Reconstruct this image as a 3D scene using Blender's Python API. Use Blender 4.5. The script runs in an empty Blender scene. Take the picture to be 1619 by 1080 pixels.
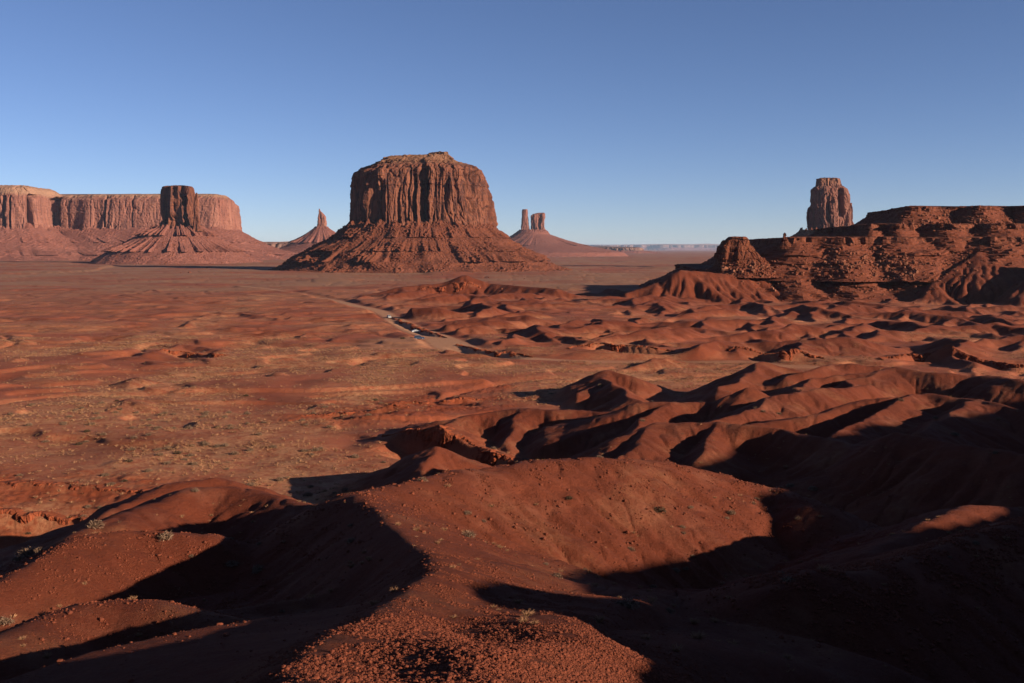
import bpy, math, random
import numpy as np

random.seed(7)
RNG = np.random.default_rng(11)
R = math.radians
scene = bpy.context.scene
COL = scene.collection

# ------------------------------------------------------------------ camera
PITCH = R(5.3)
F = 1574.0                     # focal length in photo pixels (35 mm on a 36 mm sensor)
cam_d = bpy.data.cameras.new('camera')
cam_d.sensor_width = 36.0
cam_d.lens = 35.0
cam_d.clip_start = 0.1
cam_d.clip_end = 200000
cam = bpy.data.objects.new('camera', cam_d)
COL.objects.link(cam)
cam.location = (0, 0, 0)
cam.rotation_euler = (R(90) - PITCH, 0, 0)
scene.camera = cam

# ------------------------------------------------------------------ sky, sun, exposure
SUN_AZ, SUN_EL = 116.0, 15.5   # azimuth to the right of the view direction, elevation
world = bpy.data.worlds.new('World')
scene.world = world
world.use_nodes = True
wn = world.node_tree.nodes
bg = wn['Background']
sky = wn.new('ShaderNodeTexSky')
sky.sky_type = 'NISHITA'
sky.sun_disc = False
sky.sun_elevation = R(SUN_EL)
sky.sun_rotation = R(SUN_AZ)
sky.altitude = 2600
sky.air_density = 0.85
sky.dust_density = 0.1
sky.ozone_density = 3.0
tint = wn.new('ShaderNodeMix'); tint.data_type = 'RGBA'; tint.blend_type = 'MULTIPLY'   # the photograph's cool white balance
tint.inputs[0].default_value = 1.0; tint.inputs[7].default_value = (0.93, 0.845, 0.93, 1)
world.node_tree.links.new(sky.outputs['Color'], tint.inputs[6])
world.node_tree.links.new(tint.outputs[2], bg.inputs['Color'])
bg.inputs['Strength'].default_value = 0.05
sd = bpy.data.lights.new('sun', 'SUN')
sd.energy = 5.0
sd.angle = R(0.53)
sd.color = (1.0, 0.82, 0.62)
sun = bpy.data.objects.new('sun', sd)
COL.objects.link(sun)
sun.rotation_euler = (R(90 - SUN_EL), 0, R(180 - SUN_AZ))
scene.view_settings.view_transform = 'Standard'
scene.view_settings.look = 'None'
scene.view_settings.exposure = 1.25
scene.view_settings.gamma = 1.0
scene.cycles.max_bounces = 4
scene.cycles.diffuse_bounces = 2
scene.cycles.transparent_max_bounces = 4
scene.cycles.volume_bounces = 0

# ------------------------------------------------------------------ noise
_G2 = np.array([[math.cos(a), math.sin(a)] for a in np.arange(16) * math.pi / 8], dtype=np.float32) * 1.45
_g3 = np.random.default_rng(5).normal(size=(64, 3))
_G3 = (_g3 / np.linalg.norm(_g3, axis=1)[:, None] * 1.5).astype(np.float32)


def _hash(a, b, c, seed):
    h = (a.astype(np.uint32) * np.uint32(374761393)) ^ (b.astype(np.uint32) * np.uint32(668265263))
    if c is not None:
        h = h ^ (c.astype(np.uint32) * np.uint32(2246822519))
    h = h + np.uint32((seed * 3266489917 + 12345) & 0xffffffff)
    h = (h ^ (h >> np.uint32(15))) * np.uint32(2246822519)
    h = (h ^ (h >> np.uint32(13))) * np.uint32(3266489917)
    return h ^ (h >> np.uint32(16))


def pn2(x, y, seed=0):
    x = np.asarray(x, dtype=np.float64); y = np.asarray(y, dtype=np.float64)
    xf = np.floor(x); yf = np.floor(y)
    xi = xf.astype(np.int64); yi = yf.astype(np.int64)
    fx = (x - xf).astype(np.float32); fy = (y - yf).astype(np.float32)
    u = fx * fx * fx * (fx * (fx * 6 - 15) + 10); v = fy * fy * fy * (fy * (fy * 6 - 15) + 10)

    def g(i, j):
        gr = _G2[(_hash(xi + i, yi + j, None, seed) & np.uint32(15)).astype(np.int64)]
        return gr[..., 0] * (fx - i) + gr[..., 1] * (fy - j)
    a = g(0, 0); b = g(1, 0); c = g(0, 1); d = g(1, 1)
    e = a + u * (b - a); f = c + u * (d - c)
    return e + v * (f - e)


def pn3(x, y, z, seed=0):
    x = np.asarray(x, dtype=np.float64); y = np.asarray(y, dtype=np.float64); z = np.asarray(z, dtype=np.float64)
    xf = np.floor(x); yf = np.floor(y); zf = np.floor(z)
    xi = xf.astype(np.int64); yi = yf.astype(np.int64); zi = zf.astype(np.int64)
    fx = (x - xf).astype(np.float32); fy = (y - yf).astype(np.float32); fz = (z - zf).astype(np.float32)
    s = lambda t: t * t * t * (t * (t * 6 - 15) + 10)
    u, v, w = s(fx), s(fy), s(fz)

    def g(i, j, k):
        gr = _G3[(_hash(xi + i, yi + j, zi + k, seed) & np.uint32(63)).astype(np.int64)]
        return gr[..., 0] * (fx - i) + gr[..., 1] * (fy - j) + gr[..., 2] * (fz - k)
    L = lambda a, b, t: a + t * (b - a)
    return L(L(L(g(0, 0, 0), g(1, 0, 0), u), L(g(0, 1, 0), g(1, 1, 0), u), v),
             L(L(g(0, 0, 1), g(1, 0, 1), u), L(g(0, 1, 1), g(1, 1, 1), u), v), w)


def sstep(a, b, x):
    t = np.clip((x - a) / (b - a), 0, 1)
    return t * t * (3 - 2 * t)


# ------------------------------------------------------------------ photo pixel -> world
_ct, _st = math.cos(PITCH), math.sin(PITCH)


def P(px, py, Y):
    """World point seen at photo pixel (px, py) at depth Y."""
    u = (px - 809.5) / F; v = (540 - py) / F
    d = (u, _ct + v * _st, -_st + v * _ct)
    k = Y / d[1]
    return (d[0] * k, Y, d[2] * k)


def base_z(d):
    return -32.5 - 16 * (1 - np.exp(-d / 700.0))


def G(px, py, dz=0.0):
    """Point where the pixel's ray meets the bare plain."""
    lo, hi = 20.0, 20000.0
    for _ in range(60):
        m = math.sqrt(lo * hi)
        p = P(px, py, m)
        if p[2] < float(base_z(math.hypot(p[0], p[1]))) + dz:
            hi = m
        else:
            lo = m
    return P(px, py, lo)


# ------------------------------------------------------------------ object helpers
def np_mesh(name, verts, faces, smooth=True):
    """verts (n,3), faces (m,k) arrays -> mesh."""
    verts = np.ascontiguousarray(verts, dtype=np.float32)
    me = bpy.data.meshes.new(name)
    flist = faces if isinstance(faces, (list, tuple)) else [faces]
    flist = [np.asarray(f, dtype=np.int32) for f in flist if len(f)]
    nl = sum(f.size for f in flist); nf = sum(len(f) for f in flist)
    me.vertices.add(len(verts)); me.loops.add(nl); me.polygons.add(nf)
    me.vertices.foreach_set('co', verts.ravel())
    me.loops.foreach_set('vertex_index', np.concatenate([f.ravel() for f in flist]))
    tot = np.concatenate([np.full(len(f), f.shape[1], np.int32) for f in flist])
    st = np.zeros(nf, np.int32); st[1:] = np.cumsum(tot)[:-1]
    me.polygons.foreach_set('loop_start', st)
    me.update(calc_edges=True)
    me.polygons.foreach_set('use_smooth', np.full(nf, smooth, dtype=bool))
    me.update()
    return me


def link(name, me, m=None, parent=None):
    o = bpy.data.objects.new(name, me)
    COL.objects.link(o)
    if m is not None:
        me.materials.append(m)
    if parent is not None:
        o.parent = parent
        o.matrix_parent_inverse = parent.matrix_world.inverted()
    return o


def empty(name, loc):
    o = bpy.data.objects.new(name, None)
    o.location = loc
    COL.objects.link(o)
    bpy.context.view_layer.update() if False else None
    return o


def child(name, me, m, root):
    """Part whose mesh is in world coordinates, under a root at root.location (unrotated)."""
    o = bpy.data.objects.new(name, me)
    COL.objects.link(o)
    if m is not None:
        me.materials.append(m)
    lx = np.array(root.location, dtype=np.float32)
    co = np.empty(len(me.vertices) * 3, np.float32)
    me.vertices.foreach_get('co', co)
    me.vertices.foreach_set('co', (co.reshape(-1, 3) - lx).ravel())
    me.update()
    o.parent = root
    return o


def tag(o, label=None, cat=None, group=None, kind=None):
    if label: o['label'] = label
    if cat: o['category'] = cat
    if group: o['group'] = group
    if kind: o['kind'] = kind
    return o


def quads(nr, nc, closed):
    """Quad indices of a grid of nr rows x nc columns."""
    i = np.arange(nr - 1)[:, None]
    j = np.arange(nc if closed else nc - 1)[None, :]
    j2 = (j + 1) % nc
    a = i * nc + j; b = i * nc + j2; c = (i + 1) * nc + j2; d = (i + 1) * nc + j
    return np.stack([a, b, c, d], -1).reshape(-1, 4)


def attr(me, name, vals):
    a = me.attributes.new(name, 'FLOAT', 'POINT')
    a.data.foreach_set('value', np.ascontiguousarray(vals, dtype=np.float32))


# ------------------------------------------------------------------ materials
ALB = 0.63          # overall rock and soil reflectance


class NT:
    def __init__(self, name, rough=0.95):
        self.m = bpy.data.materials.new(name)
        self.m.use_nodes = True
        self.t = self.m.node_tree
        self.b = self.t.nodes['Principled BSDF']
        self.b.inputs['Roughness'].default_value = rough
        self.b.inputs['Specular IOR Level'].default_value = 0.12
        self.co = self.t.nodes.new('ShaderNodeTexCoord').outputs['Object']

    def new(self, kind, **kw):
        n = self.t.nodes.new(kind)
        for k, v in kw.items():
            setattr(n, k, v)
        return n

    def con(self, a, b):
        self.t.links.new(a, b)

    def mapping(self, scale):
        n = self.new('ShaderNodeMapping')
        n.inputs['Scale'].default_value = scale
        self.con(self.co, n.inputs['Vector'])
        return n.outputs[0]

    def noise(self, scale, detail=4, rough=0.55, vec=None, dist=0.0):
        n = self.new('ShaderNodeTexNoise')
        n.inputs['Scale'].default_value = scale
        n.inputs['Detail'].default_value = detail
        n.inputs['Roughness'].default_value = rough
        n.inputs['Distortion'].default_value = dist
        self.con(vec if vec is not None else self.co, n.inputs['Vector'])
        return n.outputs['Fac']

    def ramp(self, fac, stops):
        n = self.new('ShaderNodeValToRGB')
        e = n.color_ramp.elements
        while len(e) < len(stops):
            e.new(0.5)
        for k, (p, c) in enumerate(stops):
            e[k].position = p
            e[k].color = (c, c, c, 1) if isinstance(c, (int, float)) else (*c, 1)
        self.con(fac, n.inputs['Fac'])
        return n.outputs['Color']

    def mix(self, fac, a, b, mode='MIX'):
        n = self.new('ShaderNodeMix', data_type='RGBA', blend_type=mode)
        for s, v in ((n.inputs[0], fac), (n.inputs[6], a), (n.inputs[7], b)):
            if isinstance(v, (int, float)):
                s.default_value = v
            elif isinstance(v, tuple):
                s.default_value = (*v, 1)
            else:
                self.con(v, s)
        return n.outputs[2]

    def math(self, op, a, b=None):
        n = self.new('ShaderNodeMath', operation=op)
        for s, v in ((n.inputs[0], a), (n.inputs[1], b)):
            if v is None: continue
            if isinstance(v, (int, float)):
                s.default_value = v
            else:
                self.con(v, s)
        return n.outputs[0]

    def attr(self, name):
        n = self.new('ShaderNodeAttribute', attribute_name=name)
        return n.outputs['Fac']

    def bump(self, h, strength, dist, prev=None):
        n = self.new('ShaderNodeBump')
        n.inputs['Strength'].default_value = strength
        n.inputs['Distance'].default_value = dist
        self.con(h, n.inputs['Height'])
        if prev is not None:
            self.con(prev, n.inputs['Normal'])
        return n.outputs[0]

    def out(self, color, normal=None):
        if not isinstance(color, tuple):
            color = self.mix(1.0, color, (ALB, ALB, ALB), 'MULTIPLY')
        if isinstance(color, tuple):
            self.b.inputs['Base Color'].default_value = (*color, 1)
        else:
            self.con(color, self.b.inputs['Base Color'])
        if normal is not None:
            self.con(normal, self.b.inputs['Normal'])
        return self.m


def mat_ground():
    n = NT('red_desert_soil')
    big = n.noise(0.03, 5, 0.6)
    soil = n.mix(n.ramp(big, [(0.35, 0.0), (0.68, 1.0)]), (0.155, 0.033, 0.0145), (0.20, 0.049, 0.023))
    mid = n.noise(0.55, 6, 0.65)
    soil = n.mix(n.ramp(mid, [(0.40, 0.0), (0.66, 0.5)]), soil, (0.115, 0.026, 0.013))
    fine = n.noise(9.0, 4, 0.7)
    soil = n.mix(n.ramp(fine, [(0.5, 0.0), (0.75, 0.4)]), soil, (0.27, 0.095, 0.052))
    soil = n.mix(n.math('MULTIPLY', n.attr('flat'), n.ramp(n.noise(0.05, 6, 0.62), [(0.36, 0.25), (0.60, 1.0)])), soil, (0.36, 0.100, 0.050))
    soil = n.mix(n.ramp(n.noise(0.14, 6, 0.68), [(0.54, 0.0), (0.70, 0.55)]), soil, (0.30, 0.105, 0.06))
    # bright red crumbling rock
    soil = n.mix(n.attr('rock'), soil, (0.27, 0.056, 0.02))
    # dry grass and pale sand on the plain
    veg = n.attr('veg')
    g1 = n.noise(0.35, 6, 0.7)
    g2 = n.noise(1.6, 4, 0.7)
    gm = n.math('MULTIPLY', veg, n.ramp(n.math('ADD', n.math('MULTIPLY', g1, 0.6), n.math('MULTIPLY', g2, 0.4)), [(0.42, 0.05), (0.60, 1.0)]))
    col = n.mix(gm, soil, (0.50, 0.245, 0.125))
    sage = n.attr('sage')
    s1 = n.noise(0.006, 7, 0.65)
    col = n.mix(n.math('MULTIPLY', sage, n.ramp(s1, [(0.38, 0.0), (0.56, 1.0)])), col, (0.32, 0.155, 0.09))
    col = n.mix(n.attr('road'), col, (0.50, 0.255, 0.145))
    nb = n.bump(n.noise(0.9, 8, 0.68), 0.6, 0.4)
    nb = n.bump(n.noise(5.0, 6, 0.75), 0.75, 0.10, nb)
    nb = n.bump(n.noise(20.0, 4, 0.75), 0.8, 0.03, nb)
    return n.out(col, nb)


def mat_cliff(name, a, b, dark, cap, s=1.0, bumpd=2.0):
    """Sandstone wall: tall streaks of desert varnish, faint bedding, pale weathered cap by attribute."""
    n = NT(name)
    v = n.mapping((0.05 / s, 0.05 / s, 0.006 / s))
    st = n.noise(1.0, 6, 0.6, v, 0.4)
    col = n.mix(n.ramp(st, [(0.36, 0.0), (0.62, 1.0)]), a, b)
    v2 = n.mapping((0.14 / s, 0.14 / s, 0.012 / s))
    s2 = n.noise(1.0, 6, 0.62, v2, 0.6)
    col = n.mix(n.ramp(s2, [(0.46, 0.0), (0.60, 0.9)]), col, dark)
    v3 = n.mapping((0.004 / s, 0.004 / s, 0.16 / s))
    s3 = n.noise(1.0, 5, 0.6, v3)
    col = n.mix(n.ramp(s3, [(0.5, 0.0), (0.7, 0.35)]), col, b)
    col = n.mix(n.attr('cap'), col, cap)
    nb = n.bump(n.noise(1.0, 8, 0.65, n.mapping((0.22 / s, 0.22 / s, 0.05 / s))), 0.6, bumpd * s)
    nb = n.bump(n.noise(0.5 / s, 6, 0.7), 0.5, bumpd * 0.4 * s, nb)
    return n.out(col, nb)


def mat_talus(name, a, b, s=1.0):
    n = NT(name)
    n1 = n.noise(0.02 / s, 6, 0.65)
    col = n.mix(n.ramp(n1, [(0.35, 0.0), (0.65, 1.0)]), a, b)
    n2 = n.noise(0.22 / s, 6, 0.7)
    col = n.mix(n.ramp(n2, [(0.48, 0.0), (0.7, 0.55)]), col, tuple(min(1, c * 1.6) for c in b))
    col = n.mix(n.ramp(n.noise(0.12 / s, 5, 0.7), [(0.52, 0.0), (0.7, 0.55)]), col, tuple(c * 0.5 for c in a))
    nb = n.bump(n.noise(0.12 / s, 8, 0.72), 0.7, 3.0 * s)
    nb = n.bump(n.noise(0.6 / s, 6, 0.72), 0.6, 0.9 * s, nb)
    return n.out(col, nb)


def mat_plain(name, col, var=0.25, scale=3.0, rough=0.9):
    n = NT(name, rough)
    f = n.noise(scale, 4, 0.6)
    return n.out(n.mix(n.ramp(f, [(0.35, 0.0), (0.65, 1.0)]), tuple(c * (1 - var) for c in col), tuple(min(1, c * (1 + var)) for c in col)))


M_GROUND = mat_ground()

# ------------------------------------------------------------------ terrain: ridges
ridges = []      # (points, slope_left, slope_right, crest_round, gully)


def ridge(pts, sl=0.5, sr=0.5, rnd=1.0, gully=0.25, k=1.2, rim=False):
    ridges.append((np.array(pts, float), sl, sr, rnd * 0.7, gully, k * 0.7, rim))


def PP(*a):
    return [P(*t) for t in a]


def catmull(p, n):
    p = np.asarray(p, float)
    q = np.vstack([2 * p[0] - p[1], p, 2 * p[-1] - p[-2]])
    out = []
    for i in range(1, len(q) - 2):
        t = np.linspace(0, 1, n, endpoint=False)[:, None]
        out.append(0.5 * (2 * q[i] + (q[i + 1] - q[i - 1]) * t + (2 * q[i - 1] - 5 * q[i] + 4 * q[i + 1] - q[i + 2]) * t ** 2 + (3 * q[i] - q[i - 1] - 3 * q[i + 1] + q[i + 2]) * t ** 3))
    out.append(q[-2][None])
    return np.vstack(out)


# the plateau the camera stands on, its rim running off to the right out of the picture
RIM = [(-90, -60, 1), (-30, -16, -1.5), (-6, -5, -1.6), (0, 0, -1.8), (10, 0.5, -2.2), (17, 3, -2.0), (22, 6, -1.6), (28, 8.5, -1.1), (31, 10, 0.5), (34, 11.3, 0.6), (35.6, 12, -0.8), (38.5, 13.2, -0.7), (42, 15, 0.0),
       (50, 18.5, 0.9), (68, 26, 0.9), (75, 30, 0.2), (82, 33, 0.5), (86, 36, 1.8), (89, 39, 3.4), (105, 54, 5.0), (117, 65, 6.5), (137, 83, 4.7), (150, 96, 4.6), (200, 130, 6), (280, 190, 9), (420, 300, 10)]
ridge(RIM, 0.62, 0.03, 2.0, 0.35, 2.0, True)
# spur running down from the camera: gravel nose, then the long lit shoulder
R1 = [(0, 2, -2.3), (-1.6, 8, -4.0)] + PP((470, 1060, 13), (560, 1002, 17), (640, 960, 22), (688, 910, 28), (682, 872, 33), (645, 848, 38), (595, 820, 44), (555, 793, 51))
ridge(R1, 0.74, 0.42, 0.8, 0.22, 0.4)
ridge([(-0.5, 9, -4.4)] + PP((760, 1046, 14), (900, 1012, 18.5), (1040, 1049, 20)), 0.33, 0.6, 1.2, 0.2, 0.8)
R2 = PP((553, 792, 51), (640, 766, 56), (740, 746, 61), (850, 727, 66), (950, 722, 70), (1050, 723, 74), (1150, 745, 76), (1235, 770, 76), (1300, 800, 70))
ridge(R2, 0.6, 0.52, 2.0, 0.22, 0.8)
# left spurs
ridge(PP((555, 796, 50), (480, 838, 52), (400, 868, 51), (310, 852, 50), (200, 846, 49), (130, 854, 47), (60, 888, 44), (-20, 930, 41)), 0.5, 0.5, 1.0, 0.25, 0.6)
ridge(PP((400, 985, 29), (240, 952, 30), (200, 951, 30), (130, 958, 29.5), (60, 985, 28), (-30, 1040, 25)), 0.5, 0.5, 1.0, 0.2, 0.6)
ridge(PP((500, 806, 71), (440, 784, 75), (360, 766, 78), (290, 771, 77), (230, 800, 73), (120, 850, 64)), 0.5, 0.5, 1.5, 0.3, 1.0)
ridge(PP((180, 812, 98), (220, 792, 102), (270, 766, 106), (330, 757, 108), (400, 770, 110)), 0.45, 0.5, 1.2, 0.3, 1.0)
# pyramid with the long shadow behind the shoulder
ridge(PP((690, 707, 140), (682, 735, 133), (668, 775, 124)), 0.55, 0.42, 0.5, 0.15, 0.6)
ridge(PP((690, 707, 140), (740, 724, 143), (800, 750, 146)), 0.5, 0.5, 0.6, 0.15, 0.6)
ridge(PP((690, 707, 140), (600, 742, 146), (520, 775, 146)), 0.5, 0.5, 0.6, 0.2, 0.6)
# dome right of the wash
ridge(PP((640, 700, 172), (700, 668, 178), (760, 652, 182), (820, 644, 184), (920, 648, 182), (985, 655, 178)), 0.3, 0.5, 1.6, 0.35, 1.0)
ridge(PP((1000, 640, 168), (1060, 636, 172), (1130, 634, 174), (1180, 612, 172)), 0.4, 0.5, 1.4, 0.35, 1.0)
ridge(PP((1110, 676, 150), (1180, 645, 155), (1240, 624, 160), (1310, 612, 168), (1380, 606, 178)), 0.55, 0.5, 1.2, 0.25, 1.0)
# hill in front of it
ridge(PP((930, 728, 108), (985, 690, 114), (1040, 670, 118), (1130, 667, 118), (1240, 676, 114), (1320, 694, 106), (1370, 720, 98)), 0.55, 0.55, 1.4, 0.4, 0.8)
ridge(PP((1180, 668, 130), (1280, 652, 134), (1380, 632, 138), (1470, 619, 140), (1540, 630, 134), (1619, 653, 124), (1720, 670, 120)), 0.5, 0.55, 1.2, 0.25, 0.8)
ridge(PP((1380, 700, 104), (1410, 681, 98), (1480, 690, 94), (1545, 704, 89), (1640, 725, 84)), 0.55, 0.6, 0.6, 0.25, 0.5)
ridge(PP((1300, 882, 52), (1380, 866, 50), (1450, 838, 54), (1520, 800, 60), (1640, 802, 62)), 0.55, 0.55, 0.8, 0.3, 0.5)
ridge(PP((1240, 935, 33), (1290, 905, 34), (1370, 902, 35), (1500, 865, 38), (1640, 825, 42)), 0.5, 0.5, 0.7, 0.25, 0.5)
# spurs of those hills, running down to the lower left with steep shaded left flanks
for sp in (((1040, 671, 118), (1000, 700, 110), (945, 732, 103)), ((1130, 668, 118), (1112, 700, 110), (1092, 724, 104)), ((1235, 625, 160), (1180, 645, 150), (1118, 670, 141)),
           ((1060, 636, 172), (1010, 664, 158), (955, 712, 142)), ((1445, 621, 139), (1400, 650, 127), (1325, 692, 114)), ((1290, 599, 208), (1262, 613, 196), (1232, 630, 184)),
           ((830, 645, 184), (812, 672, 174), (800, 705, 165)), ((720, 662, 179), (706, 680, 172), (690, 700, 166)), ((1215, 572, 246), (1180, 592, 228), (1140, 612, 214)),
           ((1380, 588, 213), (1350, 606, 200), (1310, 628, 186)), ((1540, 632, 134), (1500, 656, 122), (1440, 684, 110)), ((962, 588, 250), (940, 606, 238), (915, 622, 228))):
    ridge(PP(*sp), 0.36, 0.72, 0.5, 0.35, 0.7)
# wash bank left of the dome
ridge(PP((606, 690, 179), (660, 697, 175), (720, 706, 169), (780, 726, 161), (835, 742, 155)), 0.10, 0.9, 0.6, 0.1, 0.6)
# far right: long smooth ridge
ridge(PP((1225, 640, 190), (1280, 603, 206), (1340, 590, 212), (1430, 583, 214), (1540, 596, 204), (1619, 600, 192), (1720, 610, 185)), 0.45, 0.42, 2.0, 0.2, 1.2)
ridge(PP((1130, 622, 212), (1175, 592, 230), (1215, 571, 246), (1270, 583, 244)), 0.5, 0.5, 0.8, 0.25, 1.0)
ridge(PP((1235, 600, 222), (1290, 578, 232), (1350, 574, 238), (1400, 580, 240)), 0.5, 0.5, 0.8, 0.25, 1.0)
# hill with the broad shadow
ridge(PP((968, 584, 250), (950, 597, 240), (985, 616, 222), (1010, 642, 200)), 0.5, 0.5, 1.0, 0.5, 1.0)
ridge(PP((1000, 592, 246), (968, 586, 248)), 0.4, 0.5, 1.0, 0.5, 1.0)
# crest peaks of the hill field's far edge
ridge(PP((560, 470, 930), (640, 452, 950), (700, 447, 960), (735, 434, 965), (775, 448, 960), (880, 456, 900)), 0.3, 0.4, 2.0, 0.4, 3)
ridge(PP((1585, 377, 880), (1572, 382, 872), (1545, 398, 852), (1510, 421, 830), (1478, 444, 808)), 0.42, 0.66, 0.8, 0.5, 2)
ridge(PP((1200, 436, 850), (1140, 431, 842), (1076, 425, 835), (1040, 445, 825), (990, 462, 812)), 0.5, 0.5, 1.0, 0.6, 1.5)
ridge(PP((1690, 395, 800), (1650, 425, 770), (1600, 465, 740)), 0.4, 0.6, 1.5, 0.3, 2)
# small banks on the plain
for a in ([(236, 560, 0), (290, 547, 0), (330, 552, 0), (356, 556, 0)], [(196, 608, 0), (212, 601, 0), (222, 603, 0)], [(186, 650, 0), (208, 634, 0), (230, 640, 0)],
          [(290, 515, 0), (330, 497, 0), (380, 496, 0), (440, 505, 0)], [(400, 500, 0), (470, 487, 0), (560, 490, 0)], [(225, 464, 0), (240, 458, 0), (255, 462, 0)],
          [(140, 480, 0), (160, 474, 0), (200, 480, 0)]):
    q = [G(x, y, 1.2) for x, y, _ in a]
    ridge([(p[0], p[1], p[2] + 0.6) for p in q], 0.5, 0.35, 1.5, 0.4, 1.0)

ROAD_PX = [(380, 452), (440, 459), (520, 473), (560, 484), (600, 492), (625, 506), (650, 520), (690, 533), (722, 550), (760, 560), (830, 567), (900, 571), (1000, 572),
           (1100, 572), (1180, 571), (1235, 577), (1290, 579)]
road_w = [(380, 4.5), (600, 4.5), (625, 5.5), (690, 7), (722, 8), (760, 5), (900, 3.6), (1640, 3)]
rp = np.array([G(a, b)[:2] for a, b in ROAD_PX])
rwid = np.interp([a for a, b in ROAD_PX], [a for a, b in road_w], [b for a, b in road_w])




RC = catmull(np.column_stack([rp, rwid]), 14)




def off_road(x, y):
    return np.hypot(RC[:, 0] - x, RC[:, 1] - y).min()


# the badlands: many short hogbacks, laid out over the region beyond the road
rb = random.Random(3)


def in_bad(x, y):
    px = 809.5 + F * x / y
    d = math.hypot(x, y)
    zz = float(base_z(d))
    py = 394 - zz / y * F
    if px > 1800: return False
    lim_top = 452 if px < 1040 else 440
    # the road bounds it below
    if px < 735:
        low = 487 + (px - 540) * 0.33 if px > 540 else -1
    else:
        low = 549 + (px - 735) * 0.035
    return lim_top < py < low


nb_ = 0
for _ in range(6000):
    y = 340 + 600 * rb.random(); x = y * (-0.2 + 0.85 * rb.random())
    if not in_bad(x, y) or off_road(x, y) < 16: continue
    if nb_ > 300: break
    nb_ += 1
    big = rb.random() < 0.28
    h = (rb.uniform(5, 8) if big else rb.uniform(2.0, 5.0)) * (0.75 + 0.5 * (y - 340) / 600)
    L = rb.uniform(45, 85) if big else rb.uniform(18, 48)
    ang = rb.gauss(R(238), 0.55)              # downhill noses point towards the lower left
    b = float(base_z(math.hypot(x, y)))
    pts = []
    cx, cy = x, y
    for k in range(4):
        t = k / 3
        zz = b + h * (1 - 0.85 * t ** 1.4)
        pts.append((cx, cy, zz))
        ang += rb.gauss(0, 0.3)
        cx += math.cos(ang) * L / 3; cy += math.sin(ang) * L / 3
    back = rb.uniform(8, 25)
    pts.insert(0, (x - math.cos(ang) * back + rb.uniform(-6, 6), y - math.sin(ang) * back, b + h * rb.uniform(0.5, 0.95)))
    ridge(pts, rb.uniform(0.26, 0.45), rb.uniform(0.42, 0.65), rb.uniform(0.3, 0.9), 0.5, 0.8)

# lower swells left of the road
for _ in range(34):
    px, py = rb.uniform(270, 600), rb.uniform(492, 540)
    if py < 490 + (600 - px) * 0.02: continue
    q = G(px, py)
    if off_road(q[0], q[1]) < 26: continue
    h = rb.uniform(1.2, 3.4); L = rb.uniform(16, 45); ang = rb.gauss(R(225), 0.5)
    ridge([(q[0] - math.cos(ang) * L * 0.5, q[1] - math.sin(ang) * L * 0.5, q[2] + h * 0.6), (q[0], q[1], q[2] + h), (q[0] + math.cos(ang) * L * 0.7, q[1] + math.sin(ang) * L * 0.7, q[2])], 0.2, 0.55, 0.5, 0.5, 0.7)

# ------------------------------------------------------------------ terrain grid
th_f = np.arange(-33.0, 33.001, 0.075)
co_ = [33.0]
stp = 0.25
while co_[-1] < 178:
    stp = min(stp * 1.12, 4.0)
    co_.append(co_[-1] + stp)
co_ = np.array(co_[1:]); co_ = co_[co_ < 178]
TH = np.radians(np.concatenate([-co_[::-1], th_f, co_]))


def geo(a, b, q):
    return a * q ** np.arange(0, int(math.log(b / a) / math.log(q)) + 1)


RR = np.concatenate([geo(1.2, 10, 1.02)[:-1], geo(10, 90, 1.0042)[:-1], geo(90, 1000, 1.0032)[:-1], geo(1000, 1300, 1.005)[:-1], geo(1300, 75000, 1.016)])
tt, rr = np.meshgrid(TH, RR)
GX = rr * np.sin(tt); GY = rr * np.cos(tt)


def smax(a, b, k):
    h = np.clip(0.5 + 0.5 * (a - b) / k, 0, 1)
    return b + (a - b) * h + k * h * (1 - h)


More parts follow.
